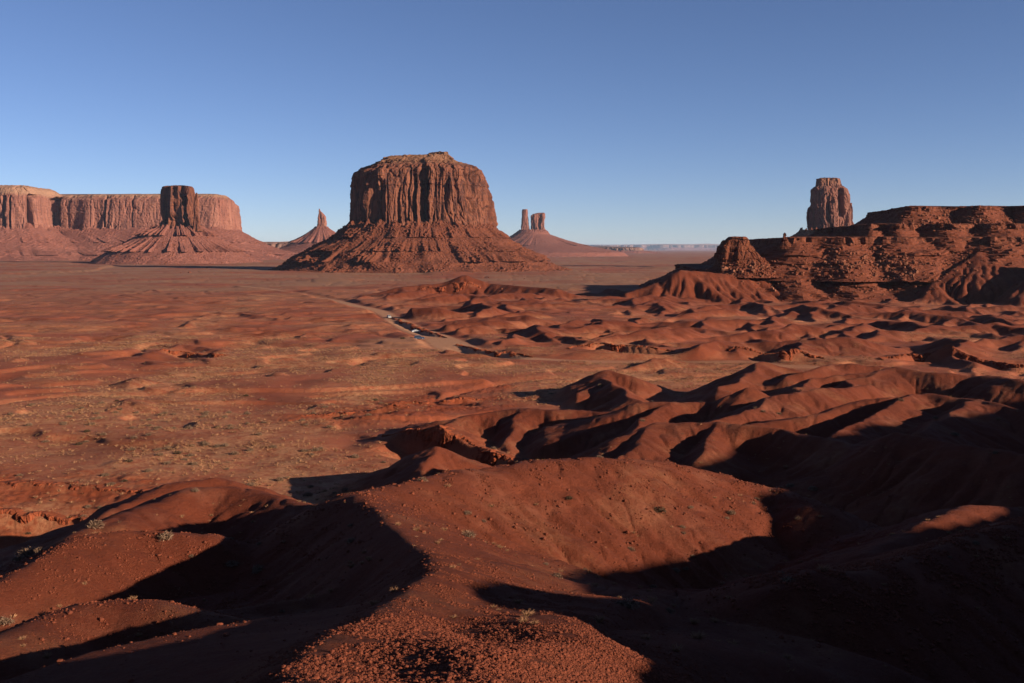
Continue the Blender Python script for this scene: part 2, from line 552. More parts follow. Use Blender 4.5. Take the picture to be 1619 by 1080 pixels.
def build_height(x, y):
    d = np.hypot(x, y)
    amp = np.clip(d * 0.012, 0, 2.2)
    f = 1 / 14.0
    wx = x + amp * (pn2(x * f, y * f, 1) + 0.5 * pn2(x * f * 2.3, y * f * 2.3, 2))
    wy = y + amp * (pn2(x * f, y * f, 3) + 0.5 * pn2(x * f * 2.3, y * f * 2.3, 4))
    z = base_z(d)
    z = z + 10.5 * sstep(125, 45, d)
    und = 1.5 * pn2(x / 170, y / 170, 7) + 0.7 * pn2(x / 55, y / 70, 8) + 2.5 * pn2(x / 600, y / 600, 9) * sstep(600, 1500, d)
    z = z + und * sstep(90, 260, d)
    # shallow washes with cut edges
    w = pn2(x / 120 + 0.4 * pn2(x / 40, y / 40, 12), y / 120, 11)
    z = z - 1.1 * np.exp(-(w / 0.05) ** 2) * sstep(150, 300, d)
    # stepped scarps far out on the plain
    s = pn2(x / 420, y / 700, 14)
    z = z + 3 * sstep(0.28, 0.32, s) * sstep(900, 1500, d) * sstep(9000, 5000, d)
    z = z - 4.5 * np.exp(-(((x + 58) / 24) ** 2 + ((y - 124) / 13) ** 2) ** 1.5)
    # crusted terraces and shallow scarps of the plain
    st = pn2(x / 75, y / 42, 15) + 0.35 * pn2(x / 19, y / 14, 16)
    z = z + (1.0 * sstep(0.10, 0.16, st) + 0.7 * sstep(-0.35, -0.30, st)) * sstep(140, 220, d) * sstep(1500, 900, d)
    zz = z.copy()
    for (pts, sl, sr, rnd, gul, k, rim) in ridges:
        zmax = pts[:, 2].max() + 2
        reach = (zmax + 50) / min(max(sl, 0.12), max(sr, 0.12))
        x0, y0 = pts[:, 0].min() - reach, pts[:, 1].min() - reach
        x1, y1 = pts[:, 0].max() + reach, pts[:, 1].max() + reach
        if rim:
            idx = np.nonzero((d < 900).ravel())[0]
        else:
            idx = np.nonzero(((x > x0) & (x < x1) & (y > y0) & (y < y1)).ravel())[0]
        if len(idx) == 0: continue
        X = wx.ravel()[idx]; Y = wy.ravel()[idx]
        best = np.full(len(idx), -1e9)
        nearest = np.full(len(idx), 1e9)
        s0 = 0.0
        for a, b in zip(pts[:-1], pts[1:]):
            ex, ey = b[0] - a[0], b[1] - a[1]
            l2 = ex * ex + ey * ey + 1e-9
            ln = math.sqrt(l2)
            t = np.clip(((X - a[0]) * ex + (Y - a[1]) * ey) / l2, 0, 1)
            qx = X - (a[0] + t * ex); qy = Y - (a[1] + t * ey)
            dd = np.hypot(qx, qy)
            side = np.tanh((ex * qy - ey * qx) / ln / (0.5 * rnd + 0.3))
            slope = 0.5 * (sl * (1 + side) + sr * (1 - side))
            S = s0 + t * ln
            zc = a[2] + t * (b[2] - a[2])
            run = np.sqrt(dd * dd + rnd * rnd) - rnd
            if gul:
                fr = 1 / max(2.6, 0.032 * (a[1] if a[1] > 0 else 20))
                g = pn2(S * fr + 7.3 * len(pts), dd * fr * 0.22 + a[0] * 0.01, 21) + 0.5 * pn2(S * fr * 2.3, dd * fr * 0.4, 22)
                run = run * (1 + gul * 0.8 * (np.abs(g) * 1.8 - 0.4))
            hh = zc - slope * run
            if rim:
                m = dd < nearest - 1e-6
                best = np.where(m, hh, best); nearest = np.where(m, dd, nearest)
            else:
                best = np.maximum(best, hh)
            s0 += ln
        cur = zz.ravel()[idx]
        flat = zz.ravel()
        flat[idx] = smax(best, cur, k)
        zz = flat.reshape(z.shape)
    lift = np.clip((zz - z) / 3.0, 0, 1)
    # rills cut into the bare hills
    cell = d * 0.0045
    dep = sstep(0.1, 0.6, lift) * sstep(85, 200, d)
    wxx = x + 3 * pn2(x / 22, y / 22, 25); wyy = y + 3 * pn2(x / 22, y / 22, 26)
    for lam, a, sd in ((24, 0.45, 27), (11, 0.2, 28)):
        n = np.abs(pn2(wxx / lam, wyy / (lam * 1.25), sd))
        zz = zz + dep * a * (1.1 * np.clip(1 - np.abs(pn2(wyy / lam, wxx / (lam * 1.4), sd + 40)) * 2.2, 0, 1) - np.clip(1 - n * 3.2, 0, 1) ** 1.5) * sstep(1.2, 3.0, lam / np.maximum(cell, 1e-6)) * sstep(90, 330, d * (lam / 11.0) ** -0.6)
    nn_ = np.abs(pn2(wxx / 2.6, wyy / 2.6, 30))
    zz = zz - sstep(0.1, 0.6, lift) * sstep(40, 70, d) * sstep(400, 200, d) * 0.16 * np.clip(1 - nn_ * 3, 0, 1) ** 1.5
    # small relief down to the mesh's own resolution
    for lam, a, sd in ((18, 0.020, 31), (8, 0.022, 32), (3.5, 0.022, 33), (1.5, 0.022, 34), (0.7, 0.03, 35), (0.32, 0.05, 36), (0.15, 0.08, 37)):
        fade = sstep(1.2, 3.0, lam / np.maximum(cell, 1e-6))
        if fade.max() <= 0: continue
        zz = zz + fade * lam * a * pn2(x / lam, y / lam, sd)
    return zz, lift


GZ, LIFT = build_height(GX, GY)


def erode(z, x, y, k, iters):
    """Running water on a grid: each cell drains to its steepest neighbour and is cut by the flow it carries."""
    nr, nc = z.shape
    z = z.copy()
    ax = np.hypot(x[:, 1] - x[:, 0], y[:, 1] - y[:, 0]); ar = np.gradient(np.hypot(x[:, 0], y[:, 0]))
    area = (ax * ar)[:, None] * np.ones((1, nc))
    idx = np.arange(nr * nc).reshape(nr, nc)
    inner = idx[1:-1, 1:-1].ravel()
    offs = [(-1, 0), (1, 0), (0, -1), (0, 1), (-1, -1), (-1, 1), (1, -1), (1, 1)]
    dist = [np.hypot(x[1:-1, 1:-1] - x[1 + a:nr - 1 + a, 1 + b:nc - 1 + b], y[1:-1, 1:-1] - y[1 + a:nr - 1 + a, 1 + b:nc - 1 + b]) for a, b in offs]
    for it in range(iters):
        best = np.full((nr - 2, nc - 2), 1e-5); rec = np.full((nr - 2, nc - 2), -1)
        zj = z + 0.04 * ar[:, None] * pn2(x / (ar[:, None] * 3), y / (ar[:, None] * 3), 60 + it)
        for (a, b), dq in zip(offs, dist):
            sl = (zj[1:-1, 1:-1] - zj[1 + a:nr - 1 + a, 1 + b:nc - 1 + b]) / dq
            m = sl > best
            best = np.where(m, sl, best); rec = np.where(m, idx[1 + a:nr - 1 + a, 1 + b:nc - 1 + b], rec)
        R_ = np.full(nr * nc, -1); R_[inner] = rec.ravel()
        order = np.argsort(-zj.ravel()).tolist()
        A = area.ravel().tolist(); Rl = R_.tolist()
        for i in order:
            j = Rl[i]
            if j >= 0: A[j] += A[i]
        A = np.array(A)
        S = np.zeros(nr * nc); S[inner] = best.ravel()
        zf = z.ravel(); drop = np.where(R_ >= 0, zf - zf[np.maximum(R_, 0)], 0)
        E = np.minimum(k.ravel() * np.sqrt(np.minimum(A, 3000)) * S, 0.55 * np.maximum(drop, 0))
        z = (zf - E).reshape(nr, nc)
        # soil creep keeps the spurs between the rills rounded
        lap = 0.25 * (np.roll(z, 1, 0) + np.roll(z, -1, 0) + np.roll(z, 1, 1) + np.roll(z, -1, 1)) - z
        lap[0] = lap[-1] = 0; lap[:, 0] = lap[:, -1] = 0
        z = z + 0.14 * lap * (k > 0)
    return z


i0, i1 = np.searchsorted(RR, 22), np.searchsorted(RR, 1050)
j0, j1 = np.searchsorted(TH, R(-33)), np.searchsorted(TH, R(33))
_d = rr[i0:i1, j0:j1]
_k = 0.052 * np.sqrt(_d / 500) * sstep(22, 36, _d) * (0.75 + 0.25 * sstep(80, 140, _d)) * sstep(1050, 900, _d) * (0.35 + 0.65 * np.clip(LIFT[i0:i1, j0:j1] * 1.5, 0, 1))
GZ[i0:i1, j0:j1] = erode(GZ[i0:i1, j0:j1], GX[i0:i1, j0:j1], GY[i0:i1, j0:j1], _k, 8)
# keep the ground under the camera
near = sstep(5.0, 1.0, rr)
GZ = np.minimum(GZ, -1.6) * near + GZ * (1 - near)

LN = np.log(RR)


def hgt(x, y, field=None):
    """Bilinear lookup on the terrain grid."""
    f = GZ if field is None else field
    x = np.asarray(x, float); y = np.asarray(y, float)
    r = np.clip(np.hypot(x, y), RR[0], RR[-1] * 0.999); t = np.clip(np.arctan2(x, y), TH[0], TH[-1] - 1e-6)
    i = np.clip(np.searchsorted(RR, r) - 1, 0, len(RR) - 2); j = np.clip(np.searchsorted(TH, t) - 1, 0, len(TH) - 2)
    u = (r - RR[i]) / (RR[i + 1] - RR[i]); v = (t - TH[j]) / (TH[j + 1] - TH[j])
    return (f[i, j] * (1 - u) + f[i + 1, j] * u) * (1 - v) + (f[i, j + 1] * (1 - u) + f[i + 1, j + 1] * u) * v


# ------------------------------------------------------------------ the dirt road (flattened into the terrain, laid on it as a sheet)
def path_dist(x, y, path):
    best = np.full(np.shape(x), 1e9)
    for a in path:
        best = np.minimum(best, np.hypot(x - a[0], y - a[1]))
    return best


sel = (rr > 280) & (rr < 1500) & (np.abs(tt) < R(34))
ii = np.nonzero(sel.ravel())[0]
gx, gy = GX.ravel()[ii], GY.ravel()[ii]
# nearest road sample
rdist = np.full(len(ii), 1e9); rz = np.zeros(len(ii))
RCz = base_z(np.hypot(RC[:, 0], RC[:, 1])) + 1.5 * pn2(RC[:, 0] / 170, RC[:, 1] / 170, 7) * 0.5
for (a, b, w), zc in zip(RC, RCz):
    q = np.hypot(gx - a, gy - b) - w
    m = q < rdist
    rdist[m] = q[m]; rz[m] = zc
blend = sstep(7, 0.8, rdist)
flat = GZ.ravel()
flat[ii] = flat[ii] * (1 - blend) + rz * blend
GZ = flat.reshape(GZ.shape)
roadm = np.zeros(GZ.size); roadm[ii] = sstep(1.5, -0.8, rdist) * (0.45 + 0.45 * sstep(40, 0, gx))
ROADM = roadm.reshape(GZ.shape)
# parking flat beside the road
pk = np.array(G(655, 545)[:2])
PARK = np.exp(-(((GX - pk[0]) / 26) ** 2 + ((GY - pk[1]) / 26) ** 2) ** 2)
ROADM = np.maximum(ROADM, 0.5 * PARK)

# ------------------------------------------------------------------ ledges and rocky outcrops: where they run, and the ground cut away below them
def LP(pts, Y=None):
    return [G(x, y)[:2] if Y is None else P(x, y, Y)[:2] for x, y in pts]


# label, front path left to right, height, block size, depth behind, carve reach, columns
LEDGES = [
    ('dark broken ledge along the wash behind the sunlit shoulder', [P(602, 690, 177.5)[:2], P(660, 697, 173.5)[:2], P(720, 706, 167.5)[:2], P(780, 726, 159.5)[:2], P(835, 742, 153.5)[:2]], 4.2, 1.6, 3.0, 8, 420),
    ('upper ragged red ledge on the bright rocky outcrop', LP([(575, 640), (640, 637), (700, 636), (770, 632)]), 1.0, 0.9, 2.5, 12, 300),
    ('lower ragged red ledge on the bright rocky outcrop', LP([(486, 664), (540, 660), (600, 656), (650, 656)]), 1.2, 1.0, 2.5, 12, 300),
    ('bright orange ledge above the hollow at the left edge', LP([(-30, 770), (40, 772), (120, 775), (230, 783)]), 0.8, 0.7, 2.5, 10, 300),
    ('lowest orange ledge at the left edge just above the shadow', LP([(-40, 800), (40, 802), (110, 803), (185, 808)]), 0.8, 0.8, 2.5, 10, 300),
    ('dark cut bank along the road at the foot of the hills', LP([(722, 546), (752, 556), (800, 562), (845, 566)]), 1.5, 2.0, 3.0, 9, 260),
    ('narrow dark bank beside the road bend above the cars', LP([(616, 503), (645, 514), (670, 524), (700, 534)]), 1.3, 2.0, 3.0, 7, 220),
    ('fluted bank beyond the road in the middle distance', LP([(905, 560), (950, 557), (1000, 560), (1060, 563)]), 3.0, 2.2, 3.5, 10, 260),
    ('long shaded bank right of the road behind the dark hills', LP([(1155, 565), (1200, 566), (1250, 570), (1300, 572)]), 2.6, 2.2, 3.0, 10, 260),
    ('fluted bank at the far right behind the smooth ridge', LP([(1395, 574), (1450, 570), (1520, 574), (1640, 584)]), 2.4, 2.2, 4.0, 14, 320),
    ('short dark scarp alone on the left plain', LP([(246, 562), (290, 560), (330, 566), (358, 568)]), 1.8, 1.6, 3.0, 9, 220),
    ('small flat-topped scarp at the far edge of the hill field', [P(668, 446, 940)[:2], P(700, 443, 945)[:2], P(728, 442, 945)[:2], P(760, 450, 945)[:2]], 7.0, 4.0, 6.0, 20, 200),
]
ROCK = np.zeros(GZ.size)
for (label, path, h, s, dep, D, n) in LEDGES:
    c = catmull(path, 12)
    lo = c.min(0) - 40; hi = c.max(0) + 40
    k = np.nonzero(((GX > lo[0]) & (GX < hi[0]) & (GY > lo[1]) & (GY < hi[1])).ravel())[0]
    x, y = GX.ravel()[k], GY.ravel()[k]
    best = np.full(len(k), 1e9); sgn = np.zeros(len(k)); tpar = np.zeros(len(k))
    for i, (a, b) in enumerate(zip(c[:-1], c[1:])):
        e = b - a; l2 = (e ** 2).sum() + 1e-9
        t = np.clip(((x - a[0]) * e[0] + (y - a[1]) * e[1]) / l2, 0, 1)
        dq = np.hypot(x - a[0] - t * e[0], y - a[1] - t * e[1])
        m = dq < best
        best[m] = dq[m]; sgn[m] = (e[0] * (y - a[1]) - e[1] * (x - a[0]))[m]; tpar[m] = ((i + t) / (len(c) - 1))[m]
    ends = sstep(0, 0.35, tpar) * sstep(1, 0.75, tpar)
    f = (sgn < 0) * sstep(0.3, 1.6, best) * sstep(D, D * 0.45, best) * ends
    g = (sgn >= 0) * sstep(9, 1.0, best) * ends
    flat = GZ.ravel(); flat[k] += -0.72 * h * f + 0.3 * h * g; GZ = flat.reshape(GZ.shape)
    if 'red ledge' in label or 'orange' in label:
        ROCK[k] = np.maximum(ROCK[k], sstep(D * 1.5, D * 0.4, best) * 0.8)
# the crumbled outcrops are rough underfoot
oc = [(G(px, py)[:2], rad) for px, py, rad in ((540, 668, 14), (590, 662, 16), (640, 650, 18), (700, 650, 18), (750, 645, 14), (560, 655, 12), (680, 625, 14), (790, 612, 12), (40, 790, 14), (120, 795, 14), (200, 790, 10))]
for (a, rad) in oc:
    ROCK = np.maximum(ROCK, (0.85 * np.exp(-((np.hypot(GX - a[0], GY - a[1]) / rad) ** 2) ** 1.5)).ravel())
ROCK = ROCK.reshape(GZ.shape) * np.clip(0.75 + 0.8 * pn2(GX / 7, GY / 7, 88), 0, 1)
GZ = GZ + ROCK * (0.55 * np.abs(pn2(GX / 3.2, GY / 3.2, 86)) + 0.35 * np.abs(pn2(GX / 1.4, GY / 1.4, 87)) - 0.1 + 0.9 * np.clip(pn2(GX / 14, GY / 9, 85), 0, 1))

# ------------------------------------------------------------------ ground masks and mesh
dd_ = rr
flatm = 1 - np.clip(LIFT, 0, 1)
VEG = (1 - ROCK) * flatm * sstep(90, 140, dd_) * sstep(1100, 500, dd_) * np.clip(0.35 + 1.3 * pn2(GX / 60, GY / 60, 41) + 0.6 * pn2(GX / 17, GY / 22, 42), 0, 1)
VEG = np.maximum(VEG * 0.75, 0.18 * sstep(0.1, 0.5, pn2(GX / 6, GY / 6, 43)) * (dd_ < 400))
for bpx, bw in (([(-40, 700), (60, 672), (140, 650), (220, 612), (330, 586), (480, 575), (600, 562)], 13), ([(60, 800), (250, 738), (400, 702), (520, 662), (600, 602), (640, 560)], 12),
                ([(300, 745), (430, 722), (480, 760), (500, 800)], 11), ([(840, 628), (900, 605), (980, 590), (1080, 600)], 14), ([(420, 470), (300, 520), (200, 548), (60, 560)], 18), ([(620, 575), (760, 585), (860, 585)], 12)):
    bp = catmull(np.array([G(a, b)[:2] for a, b in bpx]), 10)
    k = np.nonzero(((GX > bp[:, 0].min() - 50) & (GX < bp[:, 0].max() + 50) & (GY > bp[:, 1].min() - 50) & (GY < bp[:, 1].max() + 50)).ravel())[0]
    dq = path_dist(GX.ravel()[k] + 5 * pn2(GX.ravel()[k] / 13, GY.ravel()[k] / 13, 48), GY.ravel()[k], bp)
    vf = VEG.ravel(); vf[k] = np.maximum(vf[k], (1 - ROCK.ravel()[k]) * flatm.ravel()[k] * np.exp(-(dq / bw) ** 2)); VEG = vf.reshape(GX.shape)
SAGE = flatm * sstep(600, 1300, dd_)
gmesh = np_mesh('ground', np.column_stack([GX.ravel(), GY.ravel(), GZ.ravel()]), quads(len(RR), len(TH), True)[:, ::-1])
attr(gmesh, 'veg', VEG.ravel()); attr(gmesh, 'flat', (flatm * sstep(95, 150, dd_)).ravel()); attr(gmesh, 'sage', SAGE.ravel()); attr(gmesh, 'road', ROADM.ravel())
attr(gmesh, 'rock', ROCK.ravel())
ground = link('ground', gmesh, M_GROUND)
tag(ground, kind='structure')
print('ground', GX.size, 'verts')
#NEXT
# ------------------------------------------------------------------ rock landmarks
M_CLIFF_NEAR = mat_cliff('sandstone_cliff_warm', (0.155, 0.052, 0.032), (0.245, 0.090, 0.051), (0.062, 0.027, 0.023), (0.26, 0.125, 0.07), 1.0)
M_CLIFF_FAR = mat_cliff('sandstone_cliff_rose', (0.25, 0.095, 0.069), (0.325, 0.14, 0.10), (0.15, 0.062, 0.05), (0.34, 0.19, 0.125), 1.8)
M_CLIFF_MID = mat_cliff('sandstone_cliff_pink', (0.21, 0.080, 0.058), (0.29, 0.122, 0.088), (0.12, 0.052, 0.043), (0.26, 0.125, 0.08), 1.0)
M_CLIFF_TIER = mat_cliff('ledge_rock', (0.16, 0.044, 0.023), (0.21, 0.066, 0.034), (0.085, 0.026, 0.016), (0.19, 0.06, 0.03), 0.35, 1.5)
M_TALUS_NEAR = mat_talus('talus_red', (0.14, 0.041, 0.022), (0.175, 0.056, 0.031), 1.0)
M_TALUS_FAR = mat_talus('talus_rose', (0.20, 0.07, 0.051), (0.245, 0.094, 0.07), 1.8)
M_TALUS_TIER = mat_talus('talus_dark_red', (0.15, 0.040, 0.021), (0.19, 0.055, 0.029), 0.4)


def zpx(py, Y):
    return P(809, py, Y)[2]


def superc(phi, n):
    c, s = np.cos(phi), np.sin(phi)
    return np.sign(c) * np.abs(c) ** (2 / n), np.sign(s) * np.abs(s) ** (2 / n)


def rows_px(levels, Y0, ncol, dratio, n=2.6, facet=None, ground_z=None):
    """Closed rows from photo silhouettes: levels = (py, x_left, x_right[, depth_ratio])."""
    phi = np.linspace(0, 2 * math.pi, ncol, endpoint=False)
    if facet is not None:
        c = catmull(np.array(facet + [facet[0]]), 20)[:-1]
        c = c * 0.35 + 0.65 * np.array([np.array(a) * (1 - t) + np.array(b) * t for a, b in zip(facet, facet[1:] + facet[:1]) for t in np.linspace(0, 1, 20, endpoint=False)])
        c = np.vstack([c, c[:1]])
        L = np.concatenate([[0], np.cumsum(np.hypot(*np.diff(c, axis=0).T))])
        q = np.linspace(0, L[-1], ncol, endpoint=False)
        cx, cy = np.interp(q, L, c[:, 0]), np.interp(q, L, c[:, 1])
        mx = max(cx.max(), -cx.min()); cx, cy = cx / mx, cy / mx
    else:
        cx, cy = superc(phi, n)
    fac = 1.0
    rows = []
    for L in levels:
        py, xl, xr = L[:3]
        dr = L[3] if len(L) > 3 else dratio
        a = P(xl, py, Y0); b = P(xr, py, Y0)
        c = 0.5 * (a[0] + b[0]); hw = 0.5 * (b[0] - a[0])
        rows.append(np.column_stack([c + hw * cx * (0.5 + 0.5 * fac), Y0 + hw * dr * cy * fac, np.full(ncol, a[2])]))
    return np.array(rows)


def resample_rows(rows, nr):
    """Densify rows along the profile, evenly by mean arc length."""
    seg = np.linalg.norm(np.diff(rows, axis=0), axis=2)
    ncol = rows.shape[1]
    front = seg[:, :].mean(axis=1)
    s = np.concatenate([[0], np.cumsum(front)])
    q = np.linspace(0, s[-1], nr)
    i = np.clip(np.searchsorted(s, q, side='right') - 1, 0, len(s) - 2)
    u = ((q - s[i]) / (s[i + 1] - s[i]))[:, None, None]
    return rows[i] * (1 - u) + rows[i + 1] * u


def hnormals(rows):
    """Outward horizontal directions per grid point (closed rows, counter-clockwise seen from above)."""
    d = np.roll(rows, -3, axis=1) - np.roll(rows, 3, axis=1)
    n = np.stack([d[..., 1], -d[..., 0]], -1)
    return n / np.maximum(np.linalg.norm(n, axis=-1, keepdims=True), 1e-9)


def crag(p, s, seed, zf=0.10, sharp=1.0):
    """Buttressed wall displacement, metres per unit s (s = column width)."""
    x, y, z = p[..., 0], p[..., 1], p[..., 2]
    w = 0.35 * s * pn3(x / s, y / s, z / s * 0.35, seed + 9) + 1.6 * s * pn3(x / (s * 5), y / (s * 5), z / (s * 14), seed + 8)
    x = x + w; y = y + w
    d = np.zeros(x.shape)
    for lam, a, cr in ((3.3, 0.85, 0.55), (1.25, 0.30, 1.1), (0.45, 0.12, 0.45)):
        n = pn3(x / (s * lam), y / (s * lam), z / (s * lam) * zf, seed + int(lam * 10))
        n2 = pn3(x / (s * lam * 0.9), y / (s * lam * 0.9), z / (s * lam) * zf * 1.5, seed + 50 + int(lam * 10))
        lam_w = 0.45 + 0.75 * sstep(-0.25, 0.3, pn3(x / (s * 4), y / (s * 4), z / (s * 5), seed + 90 + int(lam * 10)))
        # flat-fronted slabs separated by re-entrant cracks
        slab = np.tanh(n * 5.0) * 0.6 + n * 0.4
        d += s * a * lam_w * (slab - cr * sharp * np.exp(-(n2 / 0.065) ** 2))
    return d - 0.08 * s


def bands(z, s, seed, depth):
    """Horizontal bedding: ledges that stand proud or recede."""
    q = z / s
    i = np.floor(q).astype(np.int64)
    r = np.random.default_rng(seed).random(4096)
    return depth * (r[i % 4096] - 0.5)


def cliff_mesh(name, rows, s, seed, nr=160, zf=0.10, bed=(6.0, 1.5), cap_z=None, fade_top=0.0, rough=0.5, close=True, amp=1.0, notches=(), sharp=1.0):
    rows = resample_rows(rows, nr)
    N = hnormals(rows)
    p = rows.copy()
    d = crag(p, s, seed, zf, sharp) * amp
    if fade_top:
        zt = rows[..., 2].max(); 
        d = d * (0.35 + 0.65 * sstep(zt, zt - fade_top, rows[..., 2]))
    wob = bed[0] * 0.6 * pn3(p[..., 0] / (s * 4), p[..., 1] / (s * 4), p[..., 2] / (s * 4), seed + 70)
    d += bands(p[..., 2] + wob, bed[0], seed, bed[1])
    for (x0, w, dep, zt, zb) in notches:
        wv = x0 + 0.5 * w * pn2(p[..., 2] / (s * 1.5), p[..., 2] * 0, seed + 60)
        d -= dep * np.exp(-((p[..., 0] - wv) / w) ** 4) * (N[..., 1] < 0) * sstep(zt + 6, zt - 6, p[..., 2]) * sstep(zb - 6, zb + 6, p[..., 2])
    d += rough * s * 0.16 * pn3(p[..., 0] / (s * 0.22), p[..., 1] / (s * 0.22), p[..., 2] / (s * 0.3), seed + 80)
    p[..., :2] += N * d[..., None]
    p[..., 2] += 0.10 * s * pn3(p[..., 0] / (s * 0.5), p[..., 1] / (s * 0.5), p[..., 2] / s, seed + 81)
    nrw, nc = p.shape[:2]
    v = p.reshape(-1, 3)
    faces = [quads(nrw, nc, True)[:, ::-1]]     # rows run top to bottom
    if close:
        c = p[0].mean(axis=0)[None]
        # inner ring keeps the summit from looking like a cone
        ring = p[0] * 0.45 + c * 0.55
        ring[:, 2] = p[0][:, 2].mean() * 0.5 + p[0][:, 2] * 0.5 + 0.25 * s * pn2(ring[:, 0] / s, ring[:, 1] / s, seed + 3)
        b0 = len(v)
        v = np.vstack([v, ring, c])
        j = np.arange(nc); j2 = (j + 1) % nc
        faces.append(np.stack([j, j2, b0 + j2, b0 + j], -1))
        faces.append(np.stack([b0 + j, b0 + j2, np.full(nc, b0 + nc)], -1))
    me = np_mesh(name, v, faces, smooth=False)
    if cap_z is not None:
        cz = sstep(cap_z[0], cap_z[1], v[:, 2] + 0.3 * s * pn2(v[:, 0] / s, v[:, 1] / s, 5)) * cap_z[2]
        attr(me, 'cap', cz)
    else:
        attr(me, 'cap', np.zeros(len(v)))
    return me


def talus_mesh(name, rows, s, seed, nr=120, gully=1.0, ledges=(), blocks=1.0):
    """Apron of fallen rock: rows top to bottom; ledges = (z, height, depth, phase) short cliff bands."""
    rows = resample_rows(rows, nr)
    N = hnormals(rows)
    p = rows.copy()
    t = np.linspace(0, 1, len(p))[:, None]
    c = p.mean(axis=(0, 1))
    ang = np.arctan2(p[..., 1] - c[1], p[..., 0] - c[0])
    R0 = np.hypot(p[-1, :, 0] - c[0], p[-1, :, 1] - c[1]).mean()
    ca, sa = np.cos(ang) * R0, np.sin(ang) * R0
    g = pn3(ca / (s * 3), sa / (s * 3), p[..., 2] / (s * 9), seed)
    g2 = pn3(ca / (s * 1.2), sa / (s * 1.2), p[..., 2] / (s * 4), seed + 1)
    g3 = pn3(ca / (s * 0.5), sa / (s * 0.5), p[..., 2] / (s * 1.5), seed + 2)
    env = np.sin(np.clip(t, 0, 1) * math.pi * 0.5) ** 0.6
    l3 = pn3(p[..., 0] / (s * 1.6), p[..., 1] / (s * 1.6), p[..., 2] / (s * 1.1), seed + 12)
    d = gully * s * env * (0.30 * (1 - 2 * np.abs(g)) + 0.08 * (1 - 2 * np.abs(g2)) + 0.06 * g3 + 0.7 * l3 - 0.15)
    for (z0, h, dep, fr) in ledges:
        on = sstep(-0.05, 0.35, pn2(ang * fr * 3, z0 * 0.1 + ang * 0, seed + 30) + 0.5 * pn2(ang * fr * 8, z0 * 0.1 + ang * 0, seed + 31))
        zz = p[..., 2] + 0.25 * h * pn2(ang * fr * 6, ang * 0, seed + 33)
        # rock above the band stands proud, below it drops away
        prof = np.clip((zz - z0) / h, 0, 1)
        bump_ = np.where(zz > z0, np.exp(-np.maximum(zz - z0 - h, 0) / (h * 2.0)), 0) * (0.75 + 0.5 * np.abs(pn2(ang * fr * 14, ang * 0 + z0, seed + 35)))
        d = d + dep * on * bump_
    b = pn3(p[..., 0] / (s * 0.22), p[..., 1] / (s * 0.22), p[..., 2] / (s * 0.22), seed + 5)
    b2 = pn3(p[..., 0] / (s * 0.1), p[..., 1] / (s * 0.1), p[..., 2] / (s * 0.1), seed + 6)
    mask = 0.4 + 0.9 * sstep(-0.2, 0.4, pn3(p[..., 0] / (s * 2), p[..., 1] / (s * 2), p[..., 2] / (s * 2), seed + 7))
    bl = blocks * s * (0.16 * np.maximum(b, 0) ** 0.7 + 0.07 * np.maximum(b2, 0)) * mask
    p[..., :2] += N * (d + bl * 0.7)[..., None]
    p[..., 2] += bl * 0.7
    p[..., 2] += s * 0.55 * sstep(0.10, 0, t) * (pn3(ca / (s * 2.0), sa / (s * 2.0), ca * 0, seed + 40) + 0.5 * pn3(ca / (s * 0.7), sa / (s * 0.7), ca * 0, seed + 41) - 0.3)
    nrw, nc = p.shape[:2]
    me = np_mesh(name, p.reshape(-1, 3), quads(nrw, nc, True)[:, ::-1], smooth=False)
    return me


def base_at(px, Y):
    return (810 - px)


def butte(name, label, cat, Y0, cap_levels, tal_levels, s, seed, mats, dr=0.9, n=2.8, facet=None, tal_dr=1.0, ncol=520, nr=150, cap_z=None,
          ledges=(), gully=1.0, bed=(6, 1.5), amp=1.0, extra=None, zf=0.10, tal_n=2.0, sharp=1.0, blocks=1.0, group=None, tnr=120, notch=()):
    pb = P(0.5 * (tal_levels[-1][1] + tal_levels[-1][2]), tal_levels[-1][0], Y0)
    root = empty(name, pb)
    tag(root, label, cat, group)
    rows = rows_px(cap_levels, Y0, ncol, dr, n, facet)
    me = cliff_mesh('cliff', rows, s, seed, nr, cap_z=cap_z, bed=bed, amp=amp, zf=zf, sharp=sharp, notches=[((q[0] - 809.5) / F * Y0, q[1] / F * Y0, q[2], zpx(q[3], Y0), zpx(q[4], Y0)) for q in notch])
    child('cliff', me, mats[0], root)
    if extra:
        for (lv, es, ed, eseed) in extra:
            rw = rows_px(lv, Y0 + ed, 160, 0.8, 2.6)
            child('pinnacle', cliff_mesh('pinnacle', rw, es, eseed, 110, zf=0.16, bed=(6, 0.6), amp=0.8), mats[0], root)
    trow = rows_px(tal_levels, Y0, ncol, tal_dr, tal_n)
    # the foot runs into the plain: one more row well below it
    last = trow[-1].copy(); c = last.mean(axis=0)
    gz = float(base_z(math.hypot(c[0], c[1])))
    last[:, :2] = c[:2] + (last[:, :2] - c[:2]) * 1.10; last[:, 2] = min(last[0, 2], gz) - 14
    trow = np.concatenate([trow, last[None]])
    child('talus_slope', talus_mesh('talus_slope', trow, s * 1.3, seed + 100, tnr, gully, ledges, blocks), mats[1], root)
    return root


POLY_M = [(-1, 0.35), (-0.90, -0.15), (-0.54, -0.88), (-0.2, -0.92), (0.3, -1.0), (0.72, -0.92), (0.95, -0.35), (1.0, 0.2), (0.75, 0.8), (0, 1), (-0.75, 0.85)]
POLY_B = [(-1, 0.35), (-0.88, -0.15), (-0.15, -0.95), (0.0, -0.8), (0.35, -0.98), (0.6, -0.75), (0.97, -0.55), (1, 0.4), (0.6, 0.95), (-0.5, 0.95)]
POLY_E = [(-1, 0.35), (-0.93, -0.62), (-0.5, -0.9), (0.1, -1), (0.6, -0.92), (0.95, -0.55), (1, 0.4), (0.6, 0.95), (-0.5, 0.95)]


